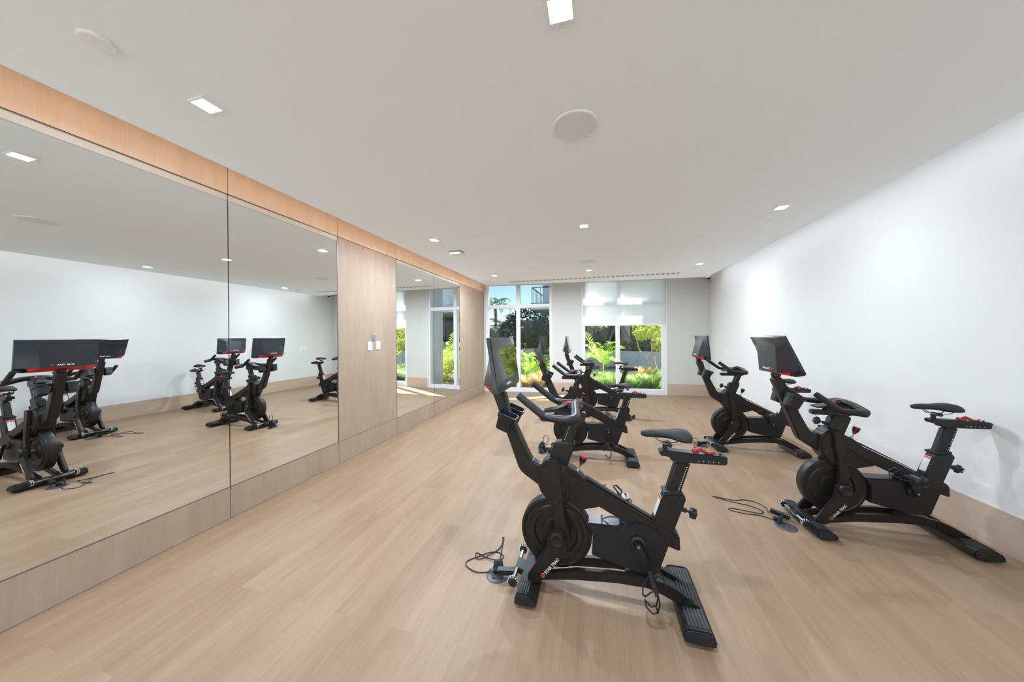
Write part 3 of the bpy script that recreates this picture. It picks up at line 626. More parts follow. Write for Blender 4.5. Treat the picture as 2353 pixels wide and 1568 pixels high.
    # saddle
    sd_ = MB(); prof = [(0.695, 0.010, 1.046, 1.030), (0.702, 0.019, 1.056, 1.022), (0.730, 0.024, 1.062, 1.018), (0.770, 0.027, 1.066, 1.018), (0.810, 0.032, 1.068, 1.020), (0.850, 0.044, 1.072, 1.018), (0.885, 0.062, 1.078, 1.010), (0.915, 0.078, 1.082, 1.004), (0.945, 0.086, 1.080, 1.004), (0.966, 0.078, 1.070, 1.014), (0.978, 0.052, 1.058, 1.030)]
    rings = []; n = 16
    for (x, w_, zt, zb) in prof:
        ring = []; x_, dz = x+0.31*sl, sl
        for k in range(n):
            a = 2*math.pi*k/n; yy = math.cos(a)*w_; s1 = math.sin(a)
            groove = 0.010*math.exp(-(yy/0.012)**2) if (w_ > 0.03 and s1 > 0) else 0.0
            droop = 0.35*max(0, w_-0.03)*(abs(yy)/w_)**2
            z = (zt+zb)/2 + (abs(s1)**0.7)*(1 if s1 > 0 else -1)*(zt-zb)/2 - groove - droop + (0.012*(abs(yy)/w_) if (s1 < 0 and w_ > 0.04) else 0)
            ring.append(sd_.bm.verts.new((x_, yy, z+dz)))
        rings.append(ring)
    for A, B in zip(rings, rings[1:]):
        for k in range(n): sd_.bm.faces.new((A[k], A[(k+1) % n], B[(k+1) % n], B[k]))
    sd_.bm.faces.new(rings[0]); sd_.bm.faces.new(list(reversed(rings[-1])))
    sad = sd_.build('saddle', M['black_matte'], root, True)
    m_ = sad.modifiers.new('s', 'SUBSURF'); m_.levels = 1; m_.render_levels = 1
    ck = MB(); 
    for sy in (-1, 1):
        pts = [(0.775, sy*0.012, 1.020), (0.800, sy*0.020, 0.995), (0.860, sy*0.022, 0.985), (0.905, sy*0.024, 0.990), (0.935, sy*0.035, 1.012)]
        ck.tube([(p[0]+0.31*sl, p[1], p[2]+sl) for p in pts], 0.0038, 8)
    ck.build('saddle_rails', M['steel'], root, True)
    x, z = so_((0.834, 0.962)); k = MB(); k.tube([(x, 0, z-0.030), (x, 0, z+0.035)], 0.014, 14); x2, z2 = so_((0.855, 0.984)); k.tube([(x2, -0.034, z2), (x2, 0.034, z2)], 0.013, 14); k.build('saddle_clamp', M['black_matte'], root, True)
    # handlebar sleeve and post
    MB().prism([(0.120, 0.812), (0.160, 0.945), (0.176, 0.952), (0.284, 0.958), (0.296, 0.940), (0.242, 0.790), (0.19, 0.76)], -0.036, 0.036, 0.010, seg=3).build('handlebar_sleeve', BK, root, True)
    kb = MB(); kb.tube([(0.150, 0, 0.878), (0.112, 0, 0.890)], 0.013, 12); kb.tube([(0.112, 0, 0.890), (0.085, 0, 0.898)], 0.006, 10); kb.build('pin_housing', M['black_matte'], root, True)
    star_knob(Vector((0.072, 0, 0.902)), (-0.95, 0, 0.31), 'bar_height_knob')
    bl = bar_lift; bs_ = bar_shift + 0.31*bl
    MB().prism([(0.172, 0.86), (0.206, 0.955), (0.258+0.31*bl, 1.105+bl), (0.335+0.31*bl, 1.105+bl), (0.285, 0.955), (0.255, 0.86)], -0.026, 0.026, 0.010, seg=3).build('handlebar_post', BK, root, True)
    dots = MB()
    for k in range(8):
        t_ = (k+0.5)/8; dots.lathe([(0.0026, -0.0262), (0.0022, -0.0272)], (0.226+0.040*t_+0.31*bl*t_, 0, 0.962+(0.115+bl)*t_), 'y', 8)
    if bl > -0.06: dots.build('height_marks', M['ink_white'], root)
    else: dots.bm.free()
    # bars
    bar = MB(); pth = []
    ctl = [(-0.030, 0.235, 1.287), (0.050, 0.236, 1.226), (0.118, 0.236, 1.174), (0.140, 0.236, 1.163), (0.175, 0.236, 1.158), (0.255, 0.236, 1.152), (0.285, 0.228, 1.150), (0.304, 0.205, 1.152), (0.308, 0.175, 1.158), (0.303, 0.120, 1.176), (0.296, 0.075, 1.188), (0.292, 0.03, 1.192)]
    full = [(x, -y, z) for x, y, z in ctl] + [(x, y, z) for x, y, z in reversed(ctl)]
    rc_ = [0.0195, 0.0195, 0.020, 0.021, 0.022, 0.027, 0.031, 0.032, 0.031, 0.029, 0.027, 0.027]; bar.tube([(x+bs_, y, z+bl) for x, y, z in full], rc_ + rc_[::-1], 16)
    hbar = bar.build('handlebar', BK, root, True)
    for sy in (-1, 1):
        g = MB(); g.tube([(x+bs_, sy*y, z+bl) for x, y, z in ctl[:3]], 0.0225, 14); g.build('grip', M['black_matte'], hbar, True)
    MB().prism([(x+bs_, z+bl) for x, z in [(0.06, 1.100), (0.072, 1.078), (0.335, 1.082), (0.358, 1.094), (0.362, 1.148), (0.342, 1.152), (0.322, 1.120), (0.07, 1.120)]], -0.027, 0.027, 0.005).build('bar_slider', BK, root)
    MB().prism([(x+bs_, z+bl) for x, z in [(0.150, 1.118), (0.175, 1.162), (0.215, 1.186), (0.300, 1.198), (0.330, 1.172), (0.318, 1.118)]], -0.042, 0.042, 0.012, seg=3).build('clamp_block', PL, root, True)
    MB().prism([(x+bs_, z+bl) for x, z in [(0.085, 1.140), (0.185, 1.152), (0.245, 1.190), (0.25, 1.200), (0.18, 1.172), (0.085, 1.150)]], -0.048, 0.048, 0.003).build('console_tray', PL, root)
    rl = MB(); rl.tube([(0.205+bs_, -0.030, 1.196+bl), (0.225+bs_, -0.012, 1.205+bl), (0.262+bs_, 0.0, 1.208+bl), (0.315+bs_, 0.004, 1.196+bl), (0.345+bs_, 0.006, 1.180+bl)], [0.005, 0.009, 0.010, 0.008, 0.005], 12, flat=0.6)
    rl.build('clamp_lever', M['red'], root, True)
    # cranks and pedals
    cd = Vector((crank[0], 0, crank[1])).normalized(); cc = Vector((0.668, 0, 0.388))
    for sy, dv in ((-1, cd), (1, -cd)):
        a0 = cc + Vector((0, sy*0.092, 0)); a1 = cc + dv*0.165 + Vector((0, sy*0.112, 0))
        pr = Vector((-dv.z, 0, dv.x)); k = MB()
        poly = []
        for (p_, w_) in ((a0-dv*0.018, 0.010), (a0, 0.020), (a1, 0.014), (a1+dv*0.014, 0.006)): poly.append((p_.x+pr.x*w_, p_.z+pr.z*w_))
        for (p_, w_) in reversed(((a0-dv*0.018, 0.010), (a0, 0.020), (a1, 0.014), (a1+dv*0.014, 0.006))): poly.append((p_.x-pr.x*w_, p_.z-pr.z*w_))
        k.prism(poly, sy*0.084, sy*0.104, 0.003); ca = k.build('crank_arm', BK, root)
        MB().lathe([(0.009, sy*0.104), (0.008, sy*0.107)], (cc.x, 0, cc.z), 'y', 12).build('crank_bolt', M['steel'], ca)
        pc = a1 + Vector((0, sy*0.060, 0))
        th_ = math.radians(-108) if dv.z < 0 else math.radians(-8)   # pedals hang nose down / lie flat
        RP = roty(th_)
        def pp(x, y, z): return pc + RP @ Vector((-x, sy*y, z))
        p_ = MB(); p_.tube([pp(0, -0.062, 0), pp(0, 0.05, 0)], 0.007, 10); p_.box(pp(0, 0, 0), (0.035, 0.085, 0.020), RP, 0.004)
        p_.box(pp(0.036, 0, 0), (0.010, 0.090, 0.022), RP, 0.002); p_.box(pp(-0.036, 0, 0), (0.010, 0.090, 0.022), RP, 0.002)
        for yy in (-0.040, 0.040): p_.box(pp(0, yy, 0), (0.078, 0.008, 0.016), RP, 0.002)
        pd = p_.build('pedal', M['pedal'], root)
        t_ = MB()
        for yy in (-0.030, 0.030): t_.tube([pp(0.036, yy, -0.006), pp(0.095, yy*0.9, 0.000), pp(0.140, yy*0.8, 0.026), pp(0.142, yy*0.75, 0.056), pp(0.100, yy*0.8, 0.076)], 0.0042, 7)
        t_.tube([pp(0.100, -0.024, 0.076), pp(0.110, 0, 0.078), pp(0.100, 0.024, 0.076)], 0.0042, 7); t_.tube([pp(0.138, -0.024, 0.027), pp(0.147, 0, 0.027), pp(0.138, 0.024, 0.027)], 0.0042, 7)
        t_.build('toe_cage', M['black_plastic'], pd, True)
        s2 = MB(); s2.tube([pp(0.0, -0.048, -0.012), pp(0.0, -0.055, 0.020), pp(0.03, -0.040, 0.062), pp(0.05, 0, 0.076), pp(0.03, 0.042, 0.062), pp(0.0, 0.056, 0.020), pp(0.0, 0.048, -0.012)], 0.0062, 6, flat=0.35)
        s2.build('pedal_strap', M['black_matte'], pd)
        # lower cage loop (dual sided pedal)
        t_ = MB()
        for yy in (-0.026, 0.026): t_.tube([pp(-0.030, yy, -0.010), pp(-0.060, yy, -0.040), pp(-0.030, yy*0.9, -0.062), pp(0.020, yy*0.9, -0.060)], 0.0038, 7)
        t_.tube([pp(0.020, -0.023, -0.060), pp(0.020, 0.023, -0.060)], 0.0038, 7); t_.build('lower_cage', M['black_plastic'], pd, True)
    # transport wheels with chrome axle
    MB().tube([(-0.094, -0.135, 0.078), (-0.094, 0.135, 0.078)], 0.013, 14).build('wheel_axle', M['chrome'], root, True)
    MB().prism([(-0.105, 0.095), (-0.04, 0.075), (-0.04, 0.035), (-0.105, 0.055)], -0.05, 0.05, 0.004).build('axle_bracket', PL, root)
    for sy in (-1, 1):
        wh = MB().lathe([(0.010, sy*0.140), (0.022, sy*0.142), (0.029, sy*0.146), (0.029, sy*0.166), (0.024, sy*0.172), (0.010, sy*0.174)], (-0.094, 0, 0.078), 'y', 24).build('transport_wheel', M['black_matte'], root, True)
        st_ = MB()
        for q in range(11):
            a = 2*math.pi*q/11
            for yy in (0.146, 0.160):
                a2 = a + (0.28 if yy > 0.15 else 0); st_.box((-0.094+0.0292*math.cos(a2), sy*yy, 0.078+0.0292*math.sin(a2)), (0.005, 0.007, 0.008), roty(-a2), 0.001)
        st_.build('wheel_studs', M['ink_white'], wh)
    return root
BIKES = [
    ((2.800, 2.047, 0), 'nearest black exercise bike in the foreground centre, handlebar raised high', dict(crank=(0.42, -0.91))),
    ((2.714, 4.285, 0), 'black exercise bike in the left row, directly behind the foreground bike', dict(rz=0.0, bar_lift=-0.030, seat_lift=-0.058, crank=(0.0, -1), red_knob=True, screen_tilt=0.135)),
    ((2.853, 6.500, 0), 'black exercise bike farthest back, standing by the second window', dict(bar_lift=-0.055, seat_lift=0.050, crank=(-0.5, -0.85), red_knob=False)),
    ((5.000, 3.225, 0), 'near right black exercise bike by the white wall, monitor tilted back', dict(bar_lift=-0.122, seat_lift=0.018, crank=(-0.42, 0.9), screen_tilt=0.42)),
    ((4.935, 5.125, 0), 'black exercise bike in the right row, behind the bike with the tilted monitor', dict(bar_lift=-0.028, seat_lift=-0.048, crank=(-0.35, 0.93), red_knob=False, screen_tilt=0.10)),
]
for loc, lab, kw in BIKES: bike(loc, lab, **kw)

# ------------------------------------------------------------------ floor boxes, adapters, cords
def smooth_path(pts, n=6):
    P = [Vector(p) for p in pts]; out = []
    for i in range(len(P)-1):
        p0, p1, p2, p3 = P[max(i-1, 0)], P[i], P[i+1], P[min(i+2, len(P)-1)]
        for k in range(n):
            t = k/n; out.append(0.5*((2*p1)+(-p0+p2)*t+(2*p0-5*p1+4*p2-p3)*t*t+(-p0+3*p1-3*p2+p3)*t*t*t))
    out.append(P[-1]); return out
def floor_box(x, y, label, rz):
    r = empty('floor_outlet', (x, y, 0), label, 'floor outlet', 'round floor outlets in front of the bikes', rz)
    MB().lathe([(0.078, 0.0), (0.078, 0.003), (0.070, 0.006), (0.045, 0.006)], (0, 0, 0), 'z', 40).build('cover_plate', M['floorbox'], r, True)
    MB().prism([(-0.035, -0.045), (0.035, -0.045), (0.045, 0.0), (0.030, 0.04), (-0.030, 0.04), (-0.045, 0.0)], 0.0055, 0.0085, 0.0, axis='z').build('socket', M['hole'], r)
    MB().prism([(-0.038, 0.0), (0.038, 0.0), (0.030, 0.062), (-0.030, 0.062)], -0.003, 0.002, 0.001, axis='y').build('flip_lid', M['floorbox'], r).location = (0.0, 0.045, 0.006)
    return r
def cord(x, y, label, pts, brick, rz=0.0):
    r = empty('power_cord', (x, y, 0), label, 'power cord', 'power cords with adapters in front of the bikes', rz)
    MB().tube(smooth_path(pts), 0.0036, 8).build('cable', M['black_matte'], r, True)
    (bx, by, bz, bl_, brz, brx) = brick
    R = Matrix.Rotation(brz, 3, 'Z') @ Matrix.Rotation(brx, 3, 'Y')
    ad = MB().box((bx, by, bz), (bl_, 0.048, 0.032), R, 0.004).build('adapter', M['black_plastic'], r)
    e = R @ Vector((bl_/2+0.012, 0, 0)); MB().tube(smooth_path([Vector((bx, by, bz))+R @ Vector((bl_/2, 0, 0)), Vector((bx, by, bz))+e+Vector((0.0, 0, 0.004)), (-0.075, -0.01, 0.05), (-0.055, 0.0, 0.045)]), 0.003, 8).build('lead', M['black_matte'], r, True)
    MB().box(Vector((bx, by, bz))+R @ Vector((bl_/2-0.012, 0, 0.0165)), (0.004, 0.004, 0.002), R).build('led', M['led_green'], r)
    MB().prism([(-0.015, -0.018), (0.022, -0.018), (0.030, 0), (0.022, 0.018), (-0.015, 0.018)], 0.009, 0.034, 0.003, axis='z').build('plug', M['black_plastic'], r).location = (-0.245, -0.03, 0)
    return r
floor_box(2.80-0.235, 2.05-0.035, 'round grey floor outlet in front of the nearest bike', 0.2)
cord(2.80, 2.05, 'black power cord loop and adapter lying before the nearest bike',
     [(-0.262, -0.030, 0.020), (-0.328, -0.043, 0.004), (-0.389, -0.053, 0.004), (-0.456, -0.031, 0.004), (-0.490, 0.001, 0.004), (-0.483, 0.035, 0.004), (-0.44, 0.08, 0.004), (-0.37, 0.14, 0.006), (-0.31, 0.17, 0.004), (-0.255, 0.15, 0.004), (-0.25, 0.11, 0.004), (-0.30, 0.08, 0.010), (-0.38, 0.10, 0.004),
      (-0.455, 0.125, 0.004), (-0.44, 0.075, 0.006), (-0.40, 0.07, 0.006), (-0.34, 0.13, 0.010), (-0.30, 0.22, 0.004), (-0.300, 0.300, 0.004), (-0.315, 0.340, 0.004), (-0.300, 0.33, 0.004), (-0.28, 0.20, 0.006), (-0.262, 0.10, 0.012), (-0.250, 0.02, 0.030), (-0.225, -0.045, 0.045)],
     (-0.160, -0.050, 0.050, 0.135, 0.18, 0.0))
floor_box(2.714-0.22, 4.285+0.02, 'round grey floor outlet in front of the second bike of the left row', -0.4)
cord(2.714, 4.285, 'black adapter standing on end with looped cord before the second bike of the left row',
     [(-0.20, 0.02, 0.13), (-0.22, 0.03, 0.18), (-0.19, 0.03, 0.235), (-0.15, 0.03, 0.225), (-0.145, 0.02, 0.17), (-0.18, 0.01, 0.11), (-0.13, 0.03, 0.12), (-0.10, 0.06, 0.09), (-0.12, 0.10, 0.03), (-0.20, 0.12, 0.005), (-0.24, 0.05, 0.012), (-0.24, 0.0, 0.020)],
     (-0.20, 0.01, 0.080, 0.115, 0.2, 1.45))
floor_box(5.00-0.205, 3.225-0.10, 'round grey floor outlet with raised lid before the near right bike', 0.6)
cord(5.00, 3.225, 'black power cord with two long loops before the near right bike',
     [(-0.22, -0.07, 0.02), (-0.27, -0.01, 0.006), (-0.34, 0.03, 0.004), (-0.44, 0.03, 0.004), (-0.54, 0.05, 0.004), (-0.57, 0.08, 0.004), (-0.53, 0.10, 0.004), (-0.43, 0.08, 0.006), (-0.33, 0.06, 0.008), (-0.28, 0.11, 0.004), (-0.35, 0.19, 0.004), (-0.45, 0.22, 0.004), (-0.58, 0.27, 0.004), (-0.63, 0.30, 0.004), (-0.60, 0.30, 0.004),
      (-0.45, 0.27, 0.004), (-0.36, 0.30, 0.005), (-0.27, 0.28, 0.004), (-0.22, 0.20, 0.004), (-0.235, 0.13, 0.012), (-0.25, 0.08, 0.016)],
     (-0.185, 0.03, 0.040, 0.135, -0.55, 0.1))
floor_box(4.935-0.20, 5.125-0.04, 'round grey floor outlet before the far right bike', 1.0)
cord(4.935, 5.125, 'tangled black power cord before the far right bike',
     [(-0.22, -0.02, 0.02), (-0.26, -0.10, 0.006), (-0.33, -0.12, 0.004), (-0.30, -0.04, 0.01), (-0.26, 0.05, 0.03), (-0.33, 0.10, 0.05), (-0.40, 0.06, 0.03), (-0.33, 0.02, 0.012), (-0.25, 0.04, 0.03), (-0.22, 0.12, 0.06), (-0.30, 0.17, 0.04), (-0.38, 0.15, 0.012), (-0.30, 0.08, 0.01), (-0.20, 0.05, 0.03)],
     (-0.170, 0.02, 0.035, 0.125, 0.5, 0.0))

# ------------------------------------------------------------------ outside
rnd = random.Random(7)
GZ = -0.06
def gbox(name, x0, x1, y0, y1, z0, z1, m): return struct(MB().box(((x0+x1)/2, (y0+y1)/2, (z0+z1)/2), (x1-x0, y1-y0, z1-z0)).build(name, M[m]))
gbox('ground', -40, 45, 8.4, 70, GZ-0.3, GZ, 'soil')
struct(MB().prism([(-3.0, 12.7), (2.2, 13.2), (7.5, 13.6), (12, 13.2), (12, 16.2), (7.5, 16.6), (2.0, 15.6), (-3.0, 14.3)], GZ, GZ+0.04, axis='z').build('garden_path', M['concrete']))
struct(MB().prism([(3.6, 11.5), (5.2, 11.45), (8.5, 11.6), (8.5, 12.7), (5.2, 12.5), (3.9, 12.2)], GZ, GZ+0.05, axis='z').build('garden_path', M['concrete']))
struct(MB().prism([(1.0, 16.3), (12, 17.0), (12, 17.9), (1.0, 17.4)], GZ, GZ+0.03, axis='z').build('garden_path', M['paver']))
gbox('wall_fin', 2.03, 2.84, 9.17, 9.92, GZ, 6.2, 'stucco')
# curved planter wall
pw = MB(); pts = [(1.8, 17.9), (3.2, 17.75), (4.6, 17.6), (6.0, 17.2), (7.4, 16.5), (8.8, 15.6), (10, 14.6)]
pts2 = [(x+0.08, y+0.28) for x, y in pts]
pw.prism([(p[0], p[1]) for p in pts]+[(p[0], p[1]) for p in reversed(pts2)], GZ, 0.80, axis='z')
tag(pw.build('planter_wall', M['stucco_w']), 'low curved white planter wall across the garden', 'garden wall')
# neighbouring building with balcony
bl = empty('building', (0, 16.4, GZ), 'pale building with a railed corner balcony beyond the first window', 'building')
def bpart(name, x0, x1, y0, y1, z0, z1, m):
    return MB().box(((x0+x1)/2, (y0+y1)/2-16.4, (z0+z1)/2-GZ), (x1-x0, y1-y0, z1-z0)).build(name, M[m], bl)
bpart('upper_wall', 0.42, 6.6, 16.6, 22, 3.22, 8.0, 'stucco')
bpart('balcony_slab', -0.06, 20, 15.7, 24, 3.02, 3.22, 'stucco_w')
bpart('lower_wall', 0.62, 2.6, 18.4, 24, GZ, 3.02, 'stucco')
bpart('storefront_glass', 2.6, 20, 20.4, 20.6, GZ, 3.02, 'darkglass')
for x in (4.95, 8.6, 12.2): bpart('column', x-0.20, x+0.20, 19.0, 19.4, GZ, 3.02, 'stucco_w')
for x in (3.8, 6.2, 7.4, 9.8): bpart('window_mullion', x-0.03, x+0.03, 20.3, 20.4, GZ, 3.02, 'rail')
rl = MB()
for z in (4.18,):
    rl.box((0.68, 15.8-16.4, z-GZ), (1.4, 0.05, 0.05)); rl.box((0.0, 17.6-16.4, z-GZ), (0.05, 3.6, 0.05))
for k in range(9): rl.box((0.0, 15.8-16.4+k*0.42, 3.7-GZ), (0.03, 0.03, 0.95))
for k in range(8): rl.box((0.0+k*0.45, 15.8-16.4, 3.7-GZ), (0.03, 0.03, 0.95))
rl.box((2.0, 15.8-16.4, 4.18-GZ), (2.8, 0.05, 0.05)); rl.box((2.0, 15.8-16.4, 3.36-GZ), (4.2, 0.04, 0.04)); rl.box((0.0, 17.6-16.4, 3.36-GZ), (0.04, 3.6, 0.04))
rl.build('balcony_railing', M['rail'], bl)

def frond_mb(mb, base, yaw, length, rise, droop, nl, lw, ll, vshape=0.5, r=rnd):
    """pinnate frond: arching rachis with leaflets on both sides"""
    d = Vector((math.cos(yaw), math.sin(yaw), 0)); sdv = Vector((-d.y, d.x, 0)); P = []
    for i in range(nl+1):
        t = i/nl; P.append(base + d*length*t*(1-0.15*t) + Vector((0, 0, length*(rise*t - droop*t*t))))
    for i in range(nl):
        T = (P[i+1]-P[i]).normalized(); up = sdv.cross(T) if sdv.cross(T).z < 0 else T.cross(sdv); up = up if up.z > 0 else -up
        a, c = P[i], P[i+1]; w = 0.006
        mb.faces([a-sdv*w, a+sdv*w, c+sdv*w, c-sdv*w], [(0, 1, 2, 3)])
        if i < 2: continue
        t = i/nl; L = ll*math.sin(math.pi*min(1, 0.18+0.78*t))**0.7*(0.85+0.3*r.random())
        for sg in (-1, 1):
            dir_ = (sdv*sg*0.8 + T*0.75 + up*(vshape*(0.6+0.5*r.random()))).normalized()
            p1 = a + dir_*L*0.5; p2 = a + dir_*L + Vector((0, 0, -L*0.28)); wv = T*lw*0.5
            mb.faces([a-wv*0.4, a+wv*0.4, p1+wv, p1-wv, p2], [(0, 1, 2, 3), (3, 2, 4)])
def palm(name, loc, label, trunk_h, tr, n, length, rise, droop, ll, lw, leafm, barkm, group=None, nl=26, seed=1, spread=(0.25, 1.1)):
    r = random.Random(seed); root = empty(name, loc, label, 'palm', group)
    t = MB(); pts = [(0.03*trunk_h*math.sin(3*k/8), 0.02*trunk_h*k/8, trunk_h*k/8) for k in range(9)]
    t.tube(pts, [tr*(1.15-0.3*k/8) for k in range(9)], 12); t.build('trunk', M[barkm], root, True)
    top = Vector(pts[-1])
    for k in range(n):
        m_ = MB(); q = k/n; rs_ = rise*(1.25-1.1*(k % 3)/3*1.0) + 0.15*r.random()
        frond_mb(m_, top+Vector((0, 0, -0.05)), k*2.39996+r.random()*0.3, length*(0.8+0.35*r.random()), rs_, droop*(0.7+0.6*r.random()), nl, lw, ll, r=r)
        m_.build('frond', M[leafm], root, keep_normals=True)
    return root
def cloud(mb, blobs, n, size, r):
    tot = sum(b_[3]**2 for b_ in blobs)
    for (cx, cy, cz, rad, fz) in blobs:
        for _ in range(int(n*rad**2/tot)):
            v = Vector((r.gauss(0, 1), r.gauss(0, 1), r.gauss(0, 1))).normalized()*rad*(0.55+0.45*r.random()**0.5)
            c = Vector((cx+v.x, cy+v.y, cz+v.z*fz)); a = Vector((r.gauss(0, 1), r.gauss(0, 1), r.gauss(0, 0.6))).normalized(); b_ = a.cross(Vector((r.gauss(0, 1), r.gauss(0, 1), r.gauss(0, 1)))).normalized()
            s_ = size*(0.6+0.8*r.random())
            mb.faces([c-a*s_, c+b_*s_*0.42, c+a*s_, c-b_*s_*0.42], [(0, 1, 2, 3)])
def shrub(name, loc, label, cat, blobs, n, size, leafm, trunks=None, barkm='bark', group=None, seed=1):
    r = random.Random(seed); root = empty(name, loc, label, cat, group)
    m_ = MB(); cloud(m_, blobs, n, size, r); m_.build('foliage', M[leafm], root, keep_normals=True)
    if trunks:
        t = MB()
        for pts, rad in trunks: t.tube(smooth_path(pts, 4), [rad*(1-0.5*i/(4*(len(pts)-1))) for i in range(4*(len(pts)-1)+1)], 8)
        t.build('trunk', M[barkm], root, True)
    return root
def clump(mb, c, n, h, spread, w, r):
    for _ in range(n):
        a = r.random()*2*math.pi; d = Vector((math.cos(a), math.sin(a), 0)); b0 = c + d*spread*0.25*r.random(); hh = h*(0.6+0.5*r.random()); out = spread*(0.3+0.9*r.random())
        sv = Vector((-d.y, d.x, 0))*w*0.5; p1 = b0+d*out*0.35+Vector((0, 0, hh*0.65)); p2 = b0+d*out*0.75+Vector((0, 0, hh*0.95)); p3 = b0+d*out*1.15+Vector((0, 0, hh*0.82))
        mb.faces([b0-sv, b0+sv, p1+sv*0.9, p1-sv*0.9, p2+sv*0.6, p2-sv*0.6, p3], [(0, 1, 2, 3), (3, 2, 4, 5), (5, 4, 6)])
def grass(loc, label, h, spread, n, mt, w=0.012, group='ornamental grass clumps outside the windows', seed=1, name='ornamental_grass'):
    r = random.Random(seed); m_ = MB(); clump(m_, Vector((0, 0, 0)), n, h, spread, w, r)
    o = m_.build(name, M[mt], keep_normals=True); o.location = loc; tag(o, label, 'grass', group); return o

palm('coconut_palm', (-5.15, 25, GZ), 'tall dark palm standing against the sky in the first window', 4.35, 0.15, 12, 1.75, 0.95, 1.00, 0.46, 0.13, 'leaf_dark', 'bark', nl=13, seed=3)
palm('areca_palm', (0.62, 12.3, GZ), 'bright lime palm clump behind the first window, right of its mullion', 0.15, 0.05, 22, 1.70, 0.95, 0.62, 0.44, 0.045, 'leaf_lime', 'bark_pale', seed=5, nl=20)
palm('young_palm', (3.43, 13.0, GZ), 'young palm with feathery green and yellow fronds behind the second window', 0.62, 0.085, 15, 1.15, 1.30, 0.85, 0.40, 0.040, 'leaf_lime', 'bark_pale', seed=9, nl=18)
palm('areca_palm', (2.15, 11.9, GZ), 'lime palm hidden behind the pier, seen through the small mirror', 0.12, 0.05, 14, 0.62, 1.9, 0.7, 0.26, 0.035, 'leaf_lime', 'bark_pale', seed=15, nl=16)
for i, (x, y, z, rx, lab) in enumerate(((-3.7, 21, 1.6, 1.0, 'dark leafy tree at the left of the first window behind the palm trunk'), (-1.2, 20, 2.5, 1.5, 'large dark tree behind the mullion of the first window'),
                                        (0.25, 18.6, 1.7, 1.15, 'dark green tree below the balcony'))):
    shrub('dark_tree', (x, y, GZ), lab, 'tree', [(0, 0, z, rx, 0.75), (-0.7*rx, 0.2, z-0.5, rx*0.7, 0.8), (0.75*rx, 0, z-0.4, rx*0.7, 0.8), (0, 0, z*0.45, rx*0.8, 0.9)], 2800, 0.13, 'leaf_dark',
          [([(0, 0, 0), (0.1, 0, z*0.5), (0, 0, z+0.4)], 0.12), ([(0.05, 0, z*0.4), (0.5, 0, z*0.8), (0.8, 0, z)], 0.07), ([(0.05, 0, z*0.4), (-0.5, 0, z*0.8), (-0.9, 0, z)], 0.07)], seed=20+i, group='dark trees beyond the first window')
for i in range(3):
    palm('feather_palm', ((-2.2, -0.9, 0.1)[i], (18.6, 18.2, 17.2)[i], GZ), ('dark feather palm just right of the tall palm trunk', 'dark feather palm beside the window mullion', 'dark feather palm under the balcony corner')[i], (2.1, 2.3, 1.7)[i], 0.08, 14, 1.5, 0.7, 0.75, 0.5, 0.05, 'leaf_dark', 'bark', seed=40+i, nl=20, group='dark feather palms beyond the first window')
shrub('olive_shrub', (-2.9, 16.5, GZ), 'olive green shrub at the left edge of the first window', 'shrub', [(0, 0, 1.5, 0.95, 0.8), (-0.6, 0, 1.0, 0.8, 0.9), (0.6, 0, 1.1, 0.75, 0.9), (0, 0, 0.5, 0.8, 0.7)], 3600, 0.060, 'leaf_olive', [([(0, 0, 0), (0.1, 0, 0.8), (0, 0, 1.6)], 0.05)], seed=31)
shrub('olive_shrub', (1.75, 15.4, GZ), 'olive shrub with pale leaves at the right edge of the first window', 'shrub', [(0, 0, 1.85, 0.55, 0.9), (-0.35, 0, 1.5, 0.4, 0.9)], 1500, 0.055, 'leaf_olive', [([(0, 0, 0), (0.06, 0, 0.9), (0, 0, 1.8)], 0.05), ([(0.02, 0, 0.4), (-0.25, 0, 1.0), (-0.35, 0, 1.6)], 0.035)], 'bark_pale', seed=33)
shrub('yellow_shrub', (1.75, 12.2, GZ), 'yellow green shrub low at the right of the first window', 'shrub', [(0, 0, 0.75, 0.42, 1.2), (0.1, -0.5, 0.45, 0.40, 0.9), (-0.3, -0.6, 0.3, 0.4, 0.7)], 1500, 0.050, 'leaf_yel', seed=34)
shrub('yellow_shrub', (-0.55, 11.6, GZ), 'mixed green shrub behind the monitor of the nearest bike', 'shrub', [(0, 0, 0.7, 0.7, 1.0), (-0.5, 0.2, 0.6, 0.5, 1.0), (0.6, 0, 0.5, 0.5, 1.0)], 2600, 0.055, 'leaf_mid', seed=35)
shrub('yellow_shrub', (2.45, 10.75, GZ), 'yellow green shrub outside the pier, reflected in the small mirror', 'shrub', [(0, 0, 0.42, 0.40, 1.0), (0.1, 0.3, 0.6, 0.3, 1.0)], 1500, 0.045, 'leaf_yel', seed=36)
shrub('branching_tree', (5.35, 12.75, GZ), 'branching tree with yellow green leaves at the right of the second window', 'tree',
      [(-0.15, 0, 2.05, 0.62, 0.8), (0.35, 0.1, 1.9, 0.6, 0.9), (-0.45, 0, 1.75, 0.30, 0.9), (0.25, 0, 1.35, 0.34, 0.8), (0.6, 0, 1.2, 0.35, 1.0)], 2400, 0.060, 'leaf_yel',
      [([(0.15, 0, 0), (0.05, 0, 0.35), (-0.18, 0, 0.75), (-0.45, 0.05, 1.05), (-0.60, 0, 1.55)], 0.045), ([(0.15, 0, 0), (0.12, 0, 0.4), (0.05, 0.1, 0.8), (0.25, 0.1, 1.4), (0.2, 0, 1.9)], 0.04),
       ([(0.15, 0, 0), (0.25, 0, 0.5), (0.35, 0, 0.9), (0.30, 0, 1.5)], 0.04), ([(-0.18, 0, 0.75), (-0.05, 0, 1.1), (-0.1, 0, 1.7)], 0.03)], 'bark_pale', seed=50)
